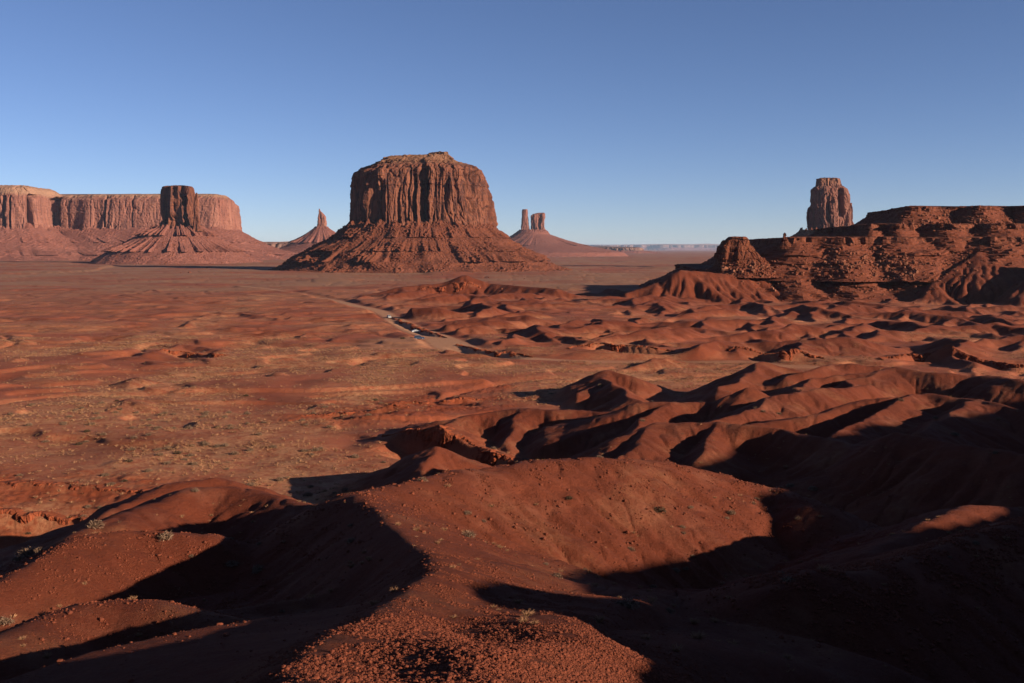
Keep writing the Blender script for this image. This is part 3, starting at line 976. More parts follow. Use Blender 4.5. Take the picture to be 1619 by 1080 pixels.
NEAR = (M_CLIFF_NEAR, M_TALUS_NEAR)
FAR = (M_CLIFF_FAR, M_TALUS_FAR)

# the great central butte
Y_M = 2400
zt = P(700, 268, Y_M)[2]
butte('butte', 'massive flat-topped red sandstone butte in the middle of the valley, the largest of all', 'butte', Y_M,
      [(240.5, 684, 712, 0.6), (241.5, 676, 717, 0.7), (246, 668, 718, 0.7), (247.5, 614, 719, 0.75), (252, 604, 724), (260, 584, 738), (266, 570, 752), (269, 567, 757), (273, 558, 761), (292, 554, 768), (316, 552, 771), (339, 550, 774), (352, 549, 777), (366, 548, 781), (376, 546, 784)],
      [(352, 556, 772), (361, 545, 782), (374, 531, 797), (390, 503, 820), (406, 477, 849), (416, 459, 868), (424, 446, 890), (430, 428, 910), (434, 410, 932)],
      17.0, 3, NEAR, dr=0.8, n=3.2, facet=POLY_M, tal_dr=1.0, ncol=1100, nr=330,
      cap_z=(zt + 2, zt + 22, 1.0), ledges=((P(0, 412, Y_M)[2], 9, 16, 2.2), (P(0, 397, Y_M)[2], 6, 9, 2.6), (P(0, 377, Y_M)[2], 6, 8, 3.0)), bed=(7, 2.2), tnr=260, blocks=1.2, notch=((664, 3, 12, 282, 352), (677, 6.5, 24, 270, 352), (752, 3, 12, 275, 340), (616, 5, 10, 290, 365), (640, 2.5, 9, 300, 365)))

# long mesa at the left edge
Y_L = 4800
front = [(-330, 4700), (-200, 4650), (-120, 4760), (-60, 4640), (-5, 4560), (30, 4560), (62, 4600), (82, 4780), (100, 4850), (150, 4810), (200, 4795), (225, 4790), (262, 4790),
         (310, 4770), (345, 4775), (366, 4850), (372, 5000)]


def mesa_rows(front_px, back, levels, n):
    """front_px: (px, Y) along the wall left to right; levels: (z, outward offset)."""
    pts = [((px - 809.5) / F * Y, Y) for px, Y in front_px] + back
    nf = len(front_px)
    c = np.vstack([catmull(np.array(pts[:nf]), 12), np.array(pts[nf:]), np.array(pts[:1])])
    L = np.concatenate([[0], np.cumsum(np.hypot(*np.diff(c, axis=0).T))])
    q = np.linspace(0, L[-1], n, endpoint=False)
    c = np.column_stack([np.interp(q, L, c[:, 0]), np.interp(q, L, c[:, 1])])
    # outward normals, smoothed more for larger offsets
    rows = []
    for z, off in levels:
        k = int(3 + abs(off) / (L[-1] / n) * 0.5)
        cc = np.vstack([c[-3 * k:], c, c[:3 * k]])
        d = cc[2 * k:] - cc[:-2 * k]
        d = d[2 * k: 2 * k + n]
        nn = np.stack([d[:, 1], -d[:, 0]], -1)
        nn /= np.linalg.norm(nn, axis=1, keepdims=True) + 1e-9
        ker = np.ones(2 * k + 1) / (2 * k + 1)
        pad = np.vstack([nn[-k:], nn, nn[:k]])
        nn = np.column_stack([np.convolve(pad[:, 0], ker, 'valid'), np.convolve(pad[:, 1], ker, 'valid')])
        rows.append(np.column_stack([c + nn * off, np.full(n, z)]))
    return np.array(rows)


root = empty('mesa', ((150 - 809.5) / F * 4800, 4800, -50))
tag(root, 'long flat mesa with a pale pink sandstone wall at the left edge of the valley', 'mesa')
backL = [((372 - 809.5) / F * 5500, 5600), (-2300, 6000), (-4300, 5900)]
lev = [(zpx(306, Y_L), -60), (zpx(308, Y_L), -28), (zpx(312, Y_L), -14), (zpx(316, Y_L), 0), (zpx(335, Y_L), 6), (zpx(362, Y_L), 16), (zpx(372, Y_L), 22)]
rw = mesa_rows(front, backL, lev, 1500)
# the left promontory stands a little higher
lift = 28 * sstep(((68 - 809.5) / F * 4650), ((40 - 809.5) / F * 4600), rw[0, :, 0])
rw[..., 2] += (lift * np.linspace(1, 0, len(rw))[:, None] ** 1.5)
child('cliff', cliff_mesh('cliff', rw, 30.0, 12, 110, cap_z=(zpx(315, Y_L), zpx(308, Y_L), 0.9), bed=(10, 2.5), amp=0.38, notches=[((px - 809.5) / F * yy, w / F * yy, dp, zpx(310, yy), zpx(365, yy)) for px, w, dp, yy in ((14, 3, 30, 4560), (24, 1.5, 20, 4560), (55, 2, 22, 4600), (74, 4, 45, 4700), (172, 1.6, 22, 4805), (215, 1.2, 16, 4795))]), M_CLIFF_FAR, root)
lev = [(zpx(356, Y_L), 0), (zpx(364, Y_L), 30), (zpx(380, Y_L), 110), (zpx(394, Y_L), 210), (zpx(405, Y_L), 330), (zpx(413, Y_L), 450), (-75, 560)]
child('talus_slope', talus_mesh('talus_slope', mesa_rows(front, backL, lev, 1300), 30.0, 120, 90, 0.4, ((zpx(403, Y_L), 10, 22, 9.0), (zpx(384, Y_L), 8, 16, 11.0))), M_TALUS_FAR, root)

# butte with a thin side spire in front of the mesa
Y_B = 3600
butte('butte', 'dark blocky butte with a thin side spire standing before the long left mesa', 'butte', Y_B,
      [(293.5, 260, 296, 0.6), (295, 255, 302, 0.8), (300, 254, 304), (317, 252, 306), (340, 250.5, 308), (361, 248.5, 311), (368, 248, 312)],
      [(357, 246, 318), (361, 242, 322), (366, 234, 330), (374, 222, 337), (391, 190, 366), (405, 166, 393), (416, 150, 416)],
      15.0, 31, (M_CLIFF_NEAR, M_TALUS_FAR), dr=0.75, n=3.4, facet=POLY_B, ncol=420, nr=170, bed=(8, 1.6), amp=1.15, sharp=1.4, gully=0.35,
      ledges=((zpx(373, Y_B), 8, 20, 3.0), (zpx(398, Y_B), 10, 26, 2.4)), notch=((266, 5, 16, 297, 358), (299, 7, 32, 308, 372)), extra=[([(305, 308.6, 311.5), (312, 308, 312.6), (335, 307, 313.5), (352, 305, 317), (366, 304, 321)], 6.0, -60, 77)])

# lone spire left of the central butte
Y_S = 6000
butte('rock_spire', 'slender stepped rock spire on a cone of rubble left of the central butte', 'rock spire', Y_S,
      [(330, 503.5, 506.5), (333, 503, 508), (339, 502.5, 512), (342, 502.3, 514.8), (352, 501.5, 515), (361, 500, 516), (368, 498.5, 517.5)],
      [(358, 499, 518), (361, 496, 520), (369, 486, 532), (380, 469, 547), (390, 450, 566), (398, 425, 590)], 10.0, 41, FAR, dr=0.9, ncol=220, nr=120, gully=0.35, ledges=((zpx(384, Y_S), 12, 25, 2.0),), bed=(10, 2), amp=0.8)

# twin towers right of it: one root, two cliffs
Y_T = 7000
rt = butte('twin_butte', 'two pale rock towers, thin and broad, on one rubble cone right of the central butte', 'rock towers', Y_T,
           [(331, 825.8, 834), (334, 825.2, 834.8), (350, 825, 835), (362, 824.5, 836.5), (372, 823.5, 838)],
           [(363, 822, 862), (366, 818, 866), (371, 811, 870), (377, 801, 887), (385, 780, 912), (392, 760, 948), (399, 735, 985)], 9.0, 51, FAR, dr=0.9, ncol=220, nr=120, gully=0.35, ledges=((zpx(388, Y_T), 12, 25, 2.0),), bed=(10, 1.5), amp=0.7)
rows = rows_px([(336.5, 851, 859, 0.5), (338.5, 842, 860), (341.5, 839.6, 860.4), (352, 839.3, 861), (364, 839, 863), (374, 838, 865.5)], Y_T, 260, 0.7, 3.2)
child('cliff', cliff_mesh('cliff', rows, 11.0, 57, 120, bed=(10, 1.5), amp=0.8), M_CLIFF_FAR, rt)

# tall butte behind the right ledges
Y_E = 2600
butte('butte', 'tall tapering butte with a small square cap behind the right ledges', 'butte', Y_E,
      [(281.5, 1295, 1325, 0.7), (283, 1291.5, 1328.5), (294, 1290.5, 1331), (295.5, 1287.5, 1333.5), (299, 1284, 1337), (310, 1283, 1340.5), (322, 1282, 1344), (341, 1278, 1345), (364, 1277, 1347), (372, 1276, 1349)],
      [(362, 1268, 1356), (368, 1262, 1362), (378, 1246, 1376), (395, 1215, 1405), (412, 1180, 1440), (426, 1140, 1480)],
      13.0, 61, (M_CLIFF_MID, M_TALUS_NEAR), dr=0.8, n=3.4, facet=POLY_E, ncol=520, nr=230,
      cap_z=(P(0, 297, Y_E)[2], P(0, 288, Y_E)[2], 0.6), bed=(6, 1.0), amp=0.75, notch=((1317, 4, 16, 300, 343), (1336, 3, 12, 305, 360), (1297, 3, 8, 310, 350)), extra=[([(321, 1344, 1347.5), (330, 1343, 1348.5), (350, 1342, 1349), (370, 1341, 1351)], 6.0, -20, 78)])

# stepped mesa on the right
root = empty('mesa', ((1450 - 809.5) / F * 900, 900, -45))
tag(root, 'long stepped mesa of dark red ledges and rubble on the right', 'mesa')


def tier(front, y_top, y_cl, y_foot, off_foot, s, seed, Yref, back, nl=900, ledges=(), amp=1.0, gully=0.5):
    zt, zc, zf_ = zpx(y_top, Yref), zpx(y_cl, Yref), zpx(y_foot, Yref)
    lev = [(zt, -14), (zt - 0.3, -2.5), (zt - 1.2, 0), (zc, 1.5), (zc - 6, 2.5)]
    child('cliff', cliff_mesh('cliff', mesa_rows(front, back, lev, nl), s, seed, 60, bed=(2.0, 1.3), amp=amp * 0.95, zf=0.25, rough=0.4, sharp=1.2), M_CLIFF_TIER, root)
    m = 0.45
    lev = [(zc + 1.5, -1), (zc - 0.5, 2.5), (zc + (zf_ - zc) * 0.45, off_foot * m * 0.9), (zf_, off_foot), (zf_ - 8, off_foot * 1.25)]
    child('talus_slope', talus_mesh('talus_slope', mesa_rows(front, back, lev, nl), s * 1.6, seed + 9, 110, gully, ledges, 1.4), M_TALUS_TIER, root)


FARX = 1200.0
tier([(1424, 935), (1440, 925), (1500, 935), (1545, 915), (1590, 930), (1640, 905), (1760, 900), (1900, 900)], 325, 333, 354, 24, 5.0, 201, 925,
     [(FARX, 1000), (FARX, 1200), ((1424 - 809.5) / F * 1000, 1100), ((1418 - 809.5) / F * 960, 980)])
tier([(1352, 915), (1372, 892), (1395, 897), (1420, 886), (1450, 900), (1490, 884), (1530, 892), (1560, 884), (1590, 880), (1625, 885), (1700, 880), (1900, 870)], 353, 365, 384, 20, 5.5, 221, 890,
     [(FARX, 950), (FARX, 1250), ((1352 - 809.5) / F * 1000, 1150), ((1345 - 809.5) / F * 950, 960)])
tier([(1232, 905), (1252, 880), (1290, 884), (1330, 872), (1370, 880), (1420, 868), (1470, 876), (1520, 872), (1548, 866), (1575, 860), (1600, 862), (1640, 860), (1900, 850)], 374, 385, 428, 46, 5.5, 241, 875,
     [(FARX, 900), (FARX, 1300), ((1232 - 809.5) / F * 1000, 1200), ((1224 - 809.5) / F * 950, 960)], ledges=((zpx(404, 875), 3, 5, 9.0), (zpx(417, 875), 2.5, 4, 8.0)))
tier([(1112, 880), (1125, 862), (1150, 850), (1180, 846), (1215, 856), (1260, 838), (1300, 846), (1345, 832), (1400, 838), (1450, 826), (1510, 834), (1550, 826), (1575, 820), (1610, 824), (1650, 826), (1900, 810)], 428, 442, 474, 42, 5.0, 261, 840,
     [(FARX, 880), (FARX, 1350), ((1120 - 809.5) / F * 1050, 1250), ((1106 - 809.5) / F * 950, 970)], ledges=((zpx(452, 840), 2.5, 4, 9.0),), gully=0.9)

# layered knob at the mesa's left end, and a little pinnacle
Y_K = 870
root = empty('layered_outcrop', P(1168, 428, Y_K))
tag(root, 'rounded layered rock knob at the left end of the stepped right mesa', 'rock knob')
rows = rows_px([(374.3, 1155, 1177, 0.6), (375.5, 1152, 1180), (379, 1147, 1183), (380.5, 1143, 1184.5), (388, 1138, 1188), (390, 1135, 1191), (398, 1133.5, 1195), (408, 1133, 1200), (419, 1133, 1208), (432, 1128, 1216)], Y_K, 420, 0.9, 2.6)
child('cliff', cliff_mesh('cliff', rows, 3.4, 301, 190, bed=(2.9, 2.3), amp=0.5, zf=0.12, rough=0.5, sharp=1.6), M_CLIFF_TIER, root)
rows = rows_px([(412, 1136, 1207), (421, 1130, 1219), (428, 1119, 1236), (438, 1108, 1252)], Y_K, 420, 0.9, 2.0)
child('talus_slope', talus_mesh('talus_slope', rows, 7.0, 305, 60, 0.5, (), 1.5), M_TALUS_TIER, root)
root = empty('rock_pinnacle', P(1240, 385, 880))
tag(root, 'small balanced rock pinnacle on the rim of the stepped right mesa', 'rock pinnacle')
rows = rows_px([(368, 1238, 1243), (369.5, 1236.4, 1245), (372.5, 1236, 1246), (374.5, 1237.5, 1243.5), (378, 1237, 1245), (384, 1235, 1249), (394, 1230, 1256)], 880, 120, 0.9, 2.4)
child('cliff', cliff_mesh('cliff', rows, 2.2, 311, 70, bed=(1.6, 0.9), amp=0.6, zf=0.8, rough=1.2), M_CLIFF_TIER, root)

# low benches and far tablelands along the horizon
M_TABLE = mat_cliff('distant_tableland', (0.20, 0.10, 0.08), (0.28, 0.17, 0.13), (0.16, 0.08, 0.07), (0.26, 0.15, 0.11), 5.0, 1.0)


def tableland(label, Y, pts, zt, zb, seed, depth=900, s=60.0, offs=260):
    x0 = (pts[0][0] - 809.5) / F * Y
    root = empty('tableland', (x0, Y, -50))
    tag(root, label, 'tableland')
    back = [((pts[-1][0] - 809.5) / F * (Y + depth), Y + depth), ((pts[0][0] - 809.5) / F * (Y + depth), Y + depth)]
    lev = [(zt, -90), (zt - 2, -30), (zt - 8, 0), (zb + (zt - zb) * 0.5, 12)]
    child('cliff', cliff_mesh('cliff', mesa_rows(pts, back, lev, 700), s, seed, 40, bed=(12, 6), amp=0.6), M_TABLE, root)
    lev = [(zb + (zt - zb) * 0.55, 4), (zb + (zt - zb) * 0.25, offs * 0.45), (zb, offs), (zb - 30, offs * 1.3)]
    child('talus_slope', talus_mesh('talus_slope', mesa_rows(pts, back, lev, 700), s, seed + 4, 50, 0.6), M_TALUS_FAR, root)


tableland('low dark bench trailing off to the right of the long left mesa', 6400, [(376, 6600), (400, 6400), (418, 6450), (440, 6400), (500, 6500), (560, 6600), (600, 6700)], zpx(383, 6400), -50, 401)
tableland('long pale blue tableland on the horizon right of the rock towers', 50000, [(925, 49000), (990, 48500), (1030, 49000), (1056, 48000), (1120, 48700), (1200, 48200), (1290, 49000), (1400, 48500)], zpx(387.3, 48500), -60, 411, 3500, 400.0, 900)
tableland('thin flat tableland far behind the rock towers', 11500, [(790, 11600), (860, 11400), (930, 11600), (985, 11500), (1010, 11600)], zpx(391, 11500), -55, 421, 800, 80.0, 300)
print('rocks done')
#NEXT2
# ------------------------------------------------------------------ rock ledges and cut banks on the plain
M_LEDGE = mat_cliff('crumbling_red_ledge', (0.24, 0.056, 0.023), (0.29, 0.075, 0.032), (0.13, 0.033, 0.017), (0.26, 0.07, 0.03), 0.12, 0.8)
for (label, path, h, s, dep, D, n) in LEDGES:
    p = catmull(path, 16)
    L = np.concatenate([[0], np.cumsum(np.hypot(*np.diff(p[:, :2], axis=0).T))])
    q = np.linspace(0, L[-1], n)
    c = np.column_stack([np.interp(q, L, p[:, 0]), np.interp(q, L, p[:, 1])])
    # wander
    c[:, 1] += s * 1.6 * pn2(q / (s * 3.5), q * 0, 71); c[:, 0] += s * 0.8 * pn2(q / (s * 3.0), q * 0, 72)
    d = np.gradient(c, axis=0); d /= np.linalg.norm(d, axis=1, keepdims=True) + 1e-9
    nn = np.stack([d[:, 1], -d[:, 0]], -1)          # towards the camera side for a left-to-right path
    top = hgt(c[:, 0] - nn[:, 0] * dep * 0.6, c[:, 1] - nn[:, 1] * dep * 0.6)
    k = np.ones(9) / 9
    top = np.convolve(np.pad(top, 4, 'edge'), k, 'valid')
    taper = sstep(0, 0.30, q / q[-1]) * sstep(1, 0.80, q / q[-1])
    hh = h * (0.25 + 0.75 * taper) * (0.75 + 0.5 * pn2(q / (s * 5), q * 0, 73))
    prof = [(-dep, -0.6), (-dep * 0.5, 0.12), (-0.25 * s, 0.22 * s), (0, 0)] + [(0.12 * h * t, -t) for t in np.linspace(0.1, 1.5, 16)]
    rows = []
    for kk, (off, dz) in enumerate(prof):
        z = top + (dz if kk < 4 else dz * hh)
        rows.append(np.column_stack([c + nn * off, z]))
    rows = np.array(rows)
    dis = crag(rows, s, 17, 0.25, 1.0) * 0.8 + bands(rows[..., 2], max(0.35, h * 0.22), 5, 0.18 * s) + 0.1 * s * pn3(rows[..., 0] / (s * .25), rows[..., 1] / (s * .25), rows[..., 2] / (s * .25), 6)
    rows[..., :2] += nn[None] * dis[..., None]
    rows[:, :, 2] += 0.12 * s * pn3(rows[..., 0] / (s * .5), rows[..., 1] / (s * .5), rows[..., 2] / s, 8)
    me = np_mesh('rock_ledge', rows.reshape(-1, 3), quads(len(prof), n, False), smooth=False)
    attr(me, 'cap', np.zeros(len(me.vertices)))
    tag(link('rock_ledge', me, M_LEDGE), label, 'rock ledge')

# ------------------------------------------------------------------ gravel and clods on the near ridges (stuff)
M_STONE = mat_plain('red_gravel', (0.17, 0.045, 0.023), 0.3, 14.0)
_ico_v = np.array([(-1, 1.618, 0), (1, 1.618, 0), (-1, -1.618, 0), (1, -1.618, 0), (0, -1, 1.618), (0, 1, 1.618), (0, -1, -1.618), (0, 1, -1.618), (1.618, 0, -1), (1.618, 0, 1), (-1.618, 0, -1), (-1.618, 0, 1)]) / 1.902
_ico_f = np.array([(0, 11, 5), (0, 5, 1), (0, 1, 7), (0, 7, 10), (0, 10, 11), (1, 5, 9), (5, 11, 4), (11, 10, 2), (10, 7, 6), (7, 1, 8), (3, 9, 4), (3, 4, 2), (3, 2, 6), (3, 6, 8), (3, 8, 9), (4, 9, 5), (2, 4, 11), (6, 2, 10), (8, 6, 7), (9, 8, 1)])


def merged(protos, pos, scl, rot, squash=None):
    """Merge many placed copies of low prototypes into one vertex/face pair."""
    V, Fc, off = [], [], 0
    which = RNG.integers(0, len(protos), len(pos))
    for k, (pv, pf) in enumerate(protos):
        m = np.nonzero(which == k)[0]
        if not len(m): continue
        c, s = np.cos(rot[m]), np.sin(rot[m])
        v = pv[None] * (scl[m][:, None, None] if scl.ndim == 1 else scl[m][:, None, :])
        x = v[..., 0] * c[:, None] - v[..., 1] * s[:, None]
        y = v[..., 0] * s[:, None] + v[..., 1] * c[:, None]
        v = np.stack([x, y, v[..., 2]], -1) + pos[m][:, None, :]
        f = pf[None] + (off + np.arange(len(m)) * len(pv))[:, None, None]
        V.append(v.reshape(-1, 3)); Fc.append(f.reshape(-1, pf.shape[1])); off += len(m) * len(pv)
    return np.vstack(V), np.vstack(Fc)


stones = []
for k in range(8):
    r_ = np.random.default_rng(100 + k)
    v = _ico_v * (1 + 0.35 * (r_.random((12, 1)) - 0.5)) * np.array([1, 0.75 + 0.4 * r_.random(), 0.55 + 0.35 * r_.random()])
    stones.append((v + 0.1 * (r_.random((12, 3)) - 0.5), _ico_f))


def scatter_gravel(n, cen, rad, smin, smax, thr, power=2.6):
    """Points in discs around path points."""
    cen = np.array(cen)
    k = RNG.integers(0, len(cen), n)
    off = RNG.normal(size=(n, 2)) * np.array(rad)[k][:, None]
    x, y = cen[k, 0] + off[:, 0], cen[k, 1] + off[:, 1]
    keep = pn2(x / 1.1, y / 1.1, 91) + 0.6 * pn2(x / 0.35, y / 0.35, 92) > thr
    x, y = x[keep], y[keep]
    s = smin * (1 - RNG.random(len(x))) ** (-1 / power)
    s = np.minimum(s, smax)
    return np.column_stack([x, y, hgt(x, y) + 0.25 * s]), s


path = catmull(np.array(R1), 10)
cen = [p[:2] + np.array([d, 0]) for p in path for d in (0.3, 1.4, 2.8, 4.5)]
rad = [0.35 + 0.035 * p[1] for p in path for d in (0, 1, 2, 3)]
wts = [i for i, c in enumerate(cen) if c[1] > 9 and c[1] < 34]
a = scatter_gravel(90000, [cen[i] for i in wts], [rad[i] for i in wts], 0.009, 0.048, 0.0, 3.0)
nose = [(-2 + 0.6 * i, 12.5 + 0.9 * j) for i in range(14) for j in range(9)]
b = scatter_gravel(150000, nose, [0.8] * len(nose), 0.008, 0.045, -0.5, 2.7)
c2 = [P(px, py, Y)[:2] for px, py, Y in ((1290, 910, 34), (1330, 908, 35), (1380, 905, 35), (1480, 880, 37), (1550, 855, 39), (1600, 840, 41), (1640, 835, 42))]
c = scatter_gravel(22000, c2, [1.8] * len(c2), 0.02, 0.10, -0.1)
c3 = [p[:2] for p in catmull(np.array(R2), 8)]
d = scatter_gravel(60000, c3, [6.5] * len(c3), 0.022, 0.13, 0.1, 2.8)
left = [P(px, py, Y)[:2] for px, py, Y in ((130, 870, 46), (220, 870, 47), (300, 870, 48), (60, 900, 43), (200, 900, 45), (220, 965, 30), (120, 970, 29), (380, 880, 50))]
e = scatter_gravel(50000, left, [4.5] * len(left), 0.015, 0.09, 0.0, 2.8)
pos = np.vstack([q[0] for q in (a, b, c, d, e)]); scl = np.concatenate([q[1] for q in (a, b, c, d, e)])
v, f = merged(stones, pos, scl, RNG.random(len(pos)) * 6.283)
gm = np_mesh('gravel', v, f, smooth=False)
tag(link('gravel', gm, M_STONE), kind='stuff')
print('gravel', len(pos))

# ------------------------------------------------------------------ desert plants
M_SHRUB = mat_plain('grey_green_shrub', (0.22, 0.135, 0.088), 0.35, 6.0)
M_DRY = mat_plain('dry_grass_stems', (0.37, 0.19, 0.10), 0.3, 6.0)
M_DARKSH = mat_plain('dark_brush', (0.085, 0.058, 0.034), 0.35, 6.0)


def blades(n, seed, spread, ln, w, base_r, up):
    r_ = np.random.default_rng(seed)
    V, Fc = [], []
    for k in range(n):
        a = r_.random() * 6.283
        tilt = spread * math.sqrt(r_.random())
        d = np.array([math.cos(a) * math.sin(tilt), math.sin(a) * math.sin(tilt), math.cos(tilt)])
        b = np.array([math.cos(a + r_.normal() * 0.8), math.sin(a + r_.normal() * 0.8), 0]) * base_r * r_.random()
        l = ln * (0.55 + 0.6 * r_.random())
        t = np.cross(d, r_.normal(size=3)); t /= np.linalg.norm(t) + 1e-9
        bend = np.array([d[0], d[1], 0]) * 0.18 * l - np.array([0, 0, up * l])
        p0, p1, p2 = b - d * 0.03, b + d * l * 0.55, b + d * l + bend
        i = len(V)
        ww = w * (0.6 + 0.8 * r_.random())
        V += [p0 - t * ww * 0.5, p0 + t * ww * 0.5, p1 + t * ww, p1 - t * ww, p2 + t * ww * 0.25, p2 - t * ww * 0.25]
        Fc += [(i, i + 1, i + 2, i + 3), (i + 3, i + 2, i + 4, i + 5)]
    return np.array(V), np.array(Fc)


def shrub_proto(seed, n=260):
    """Rounded twiggy bush about 1 m across: stems plus leaf flecks through its volume."""
    v1, f1 = blades(int(n * 0.35), seed, 1.25, 0.50, 0.012, 0.10, 0.02)
    r_ = np.random.default_rng(seed + 5)
    m = int(n * 0.9)
    u = r_.normal(size=(m, 3)); u /= np.linalg.norm(u, axis=1)[:, None]; u[:, 2] = np.abs(u[:, 2])
    lump = 1 + 0.35 * pn3(u[:, 0] * 2.2, u[:, 1] * 2.2, u[:, 2] * 2.2, seed)
    c = u * (0.28 + 0.22 * r_.random((m, 1)) ** 0.5) * lump[:, None] * np.array([1, 1, 0.85])
    t1 = r_.normal(size=(m, 3)); t1 /= np.linalg.norm(t1, axis=1)[:, None]
    t2 = np.cross(t1, r_.normal(size=(m, 3))); t2 /= np.linalg.norm(t2, axis=1)[:, None]
    s1, s2 = 0.05 + 0.04 * r_.random((m, 1)), 0.018 + 0.015 * r_.random((m, 1))
    q = np.stack([c - t1 * s1, c + t2 * s2, c + t1 * s1, c - t2 * s2], 1).reshape(-1, 3)
    q[:, 2] = np.maximum(q[:, 2], 0.0)
    f2 = np.arange(4 * m).reshape(-1, 4) + len(v1)
    return np.vstack([v1, q]), np.vstack([f1, f2])


SHR = [shrub_proto(400 + k) for k in range(4)]
DKS = [shrub_proto(440 + k, 220) for k in range(2)]
TUF = [blades(90, 500 + k, 0.85, 0.55, 0.014, 0.13, 0.06) for k in range(3)]
LOWS = [shrub_proto(600 + k, 26) for k in range(4)]
LOWT = [blades(14, 640 + k, 1.0, 0.55, 0.035, 0.16, 0.05) for k in range(4)]
for pv, pf in LOWS:
    pv[:] = pv * 1.0
PM = {}
for key, plist, m, nm in (('shrub', SHR, M_SHRUB, 'desert_shrub'), ('dark', DKS, M_DARKSH, 'dark_bush'), ('tuft', TUF, M_DRY, 'grass_tuft')):
    PM[key] = []
    for pv, pf in plist:
        me = np_mesh(nm, pv, pf, smooth=False); me.materials.append(m); PM[key].append(me)
NAMES = {'shrub': ('desert_shrub', 'shrub'), 'dark': ('dark_bush', 'bush'), 'tuft': ('grass_tuft', 'grass tuft')}


def plant(kind, x, y, s, label, group=None):
    me = RNG.choice(len(PM[kind]))
    o = bpy.data.objects.new(NAMES[kind][0], PM[kind][me])
    COL.objects.link(o)
    o.location = (x, y, float(hgt(x, y)) - 0.02)
    o.rotation_euler = (0, 0, RNG.random() * 6.283)
    o.scale = (s * RNG.uniform(0.85, 1.2), s * RNG.uniform(0.85, 1.2), s * RNG.uniform(0.75, 1.1))
    return tag(o, label, NAMES[kind][1], group)


def surf(px, py):
    """First terrain hit of the pixel's ray."""
    Y = np.geomspace(6, 3000, 6000)
    p0 = np.array(P(px, py, 1.0))
    z = p0[2] * Y; h = hgt(p0[0] * Y, Y)
    i = np.nonzero(z < h)[0]
    Yh = Y[i[0]] if len(i) else 3000
    return p0[0] * Yh, Yh


SPECIAL = [('dark', 1042, 810, 1.05, 'largest dark round bush on the sunlit shoulder'), ('shrub', 741, 848, 0.75, 'grey bush at the left of the sunlit shoulder, with grass around it'),
           ('shrub', 152, 834, 1.1, 'big pale bush on the ridge line of the lit left spur'), ('shrub', 262, 852, 0.8, 'pale low bush at the right end of the left spur crest'),
           ('shrub', 992, 958, 0.7, 'bushy shrub at the edge of shadow below the sunlit shoulder'), ('tuft', 1303, 903, 0.6, 'spiky tuft on the small lit mound in the right shadow'),
           ('tuft', 828, 984, 0.32, 'blond grass clump just behind the gravel nose'), ('tuft', 845, 987, 0.25, 'smaller blond clump at the right of another behind the gravel nose'),
           ('shrub', 6, 986, 0.7, 'grey bush cut by the left picture edge on the lowest left mound'), ('shrub', 45, 880, 1.2, 'broad pale shrub in the hollow at far left'),
           ('shrub', 30, 886, 0.9, 'yellowish shrub beside a broader one in the hollow at far left'), ('shrub', 62, 872, 0.8, 'small pale shrub at the rim of the left hollow'),
           ('shrub', 1250, 770, 1.0, 'grey shrub at the foot of the shoulder by the dark hollow'), ('shrub', 1285, 775, 0.9, 'pale shrub on the last lit tip of the shoulder'),
           ('shrub', 632, 505, 1.8, 'lone shrub beside the dirt road bend'), ('dark', 637, 536, 2.2, 'round dark juniper by the parking flat'),
           ('dark', 900, 790, 0.5, 'small dark bush high on the sunlit shoulder')]
for kd, px, py, s, lab in SPECIAL:
    x, y = surf(px, py)
    plant(kd, x, y, s, lab)

# candidates over the whole view
cand = []


def add(kind, n, r0, r1, s0, s1, dens, zone):
    th = RNG.uniform(-R(30), R(30), n); r = np.sqrt(RNG.uniform(r0 * r0, r1 * r1, n))
    x, y = r * np.sin(th), r * np.cos(th)
    keep = RNG.random(n) < dens(x, y)
    x, y = x[keep], y[keep]
    s = s0 + (s1 - s0) * RNG.random(len(x)) ** 2
    for a_, b_, c_ in zip(x, y, s): cand.append((kind, a_, b_, c_, zone))


vegat = lambda x, y: hgt(x, y, VEG)
liftat = lambda x, y: hgt(x, y, LIFT)
roadat = lambda x, y: hgt(x, y, ROADM)
clump = lambda x, y: sstep(-0.1, 0.45, pn2(x / 9, y / 9, 95) + 0.5 * pn2(x / 3, y / 3, 96))
add('tuft', 270000, 95, 480, 0.28, 0.85, lambda x, y: (roadat(x, y) < 0.1) * (1 - 0.8 * liftat(x, y)) * vegat(x, y) * (0.15 + 0.85 * clump(x, y)), 'plain')
add('shrub', 42000, 95, 480, 0.4, 1.45, lambda x, y: (roadat(x, y) < 0.1) * (1 - 0.8 * liftat(x, y)) * vegat(x, y) * (0.1 + 0.7 * clump(x, y)), 'plain')
add('dark', 5000, 120, 900, 0.5, 1.6, lambda x, y: (roadat(x, y) < 0.1) * (0.05 + 0.45 * vegat(x, y)), 'plain')
add('shrub', 16000, 480, 1000, 0.6, 1.7, lambda x, y: (roadat(x, y) < 0.1) * (1 - 0.8 * liftat(x, y)) * (0.15 + 0.5 * clump(x / 3, y / 3)), 'far')
add('tuft', 9000, 22, 120, 0.15, 0.44, lambda x, y: 0.04 + 0.34 * clump(x, y), 'near')
add('shrub', 3000, 30, 130, 0.22, 0.7, lambda x, y: 0.03 + 0.27 * clump(x + 40, y), 'near')
add('shrub', 3500, 110, 260, 0.4, 1.0, lambda x, y: 0.12 * liftat(x, y), 'hills')
zz_ = hgt(np.array([c_[1] for c_ in cand]), np.array([c_[2] for c_ in cand]))
size = np.array([c_[3] / c_[2] for c_ in cand])
inview = np.array([abs(c_[1] / c_[2]) < 0.51 and -0.43 < zz_[i] / c_[2] for i, c_ in enumerate(cand)])
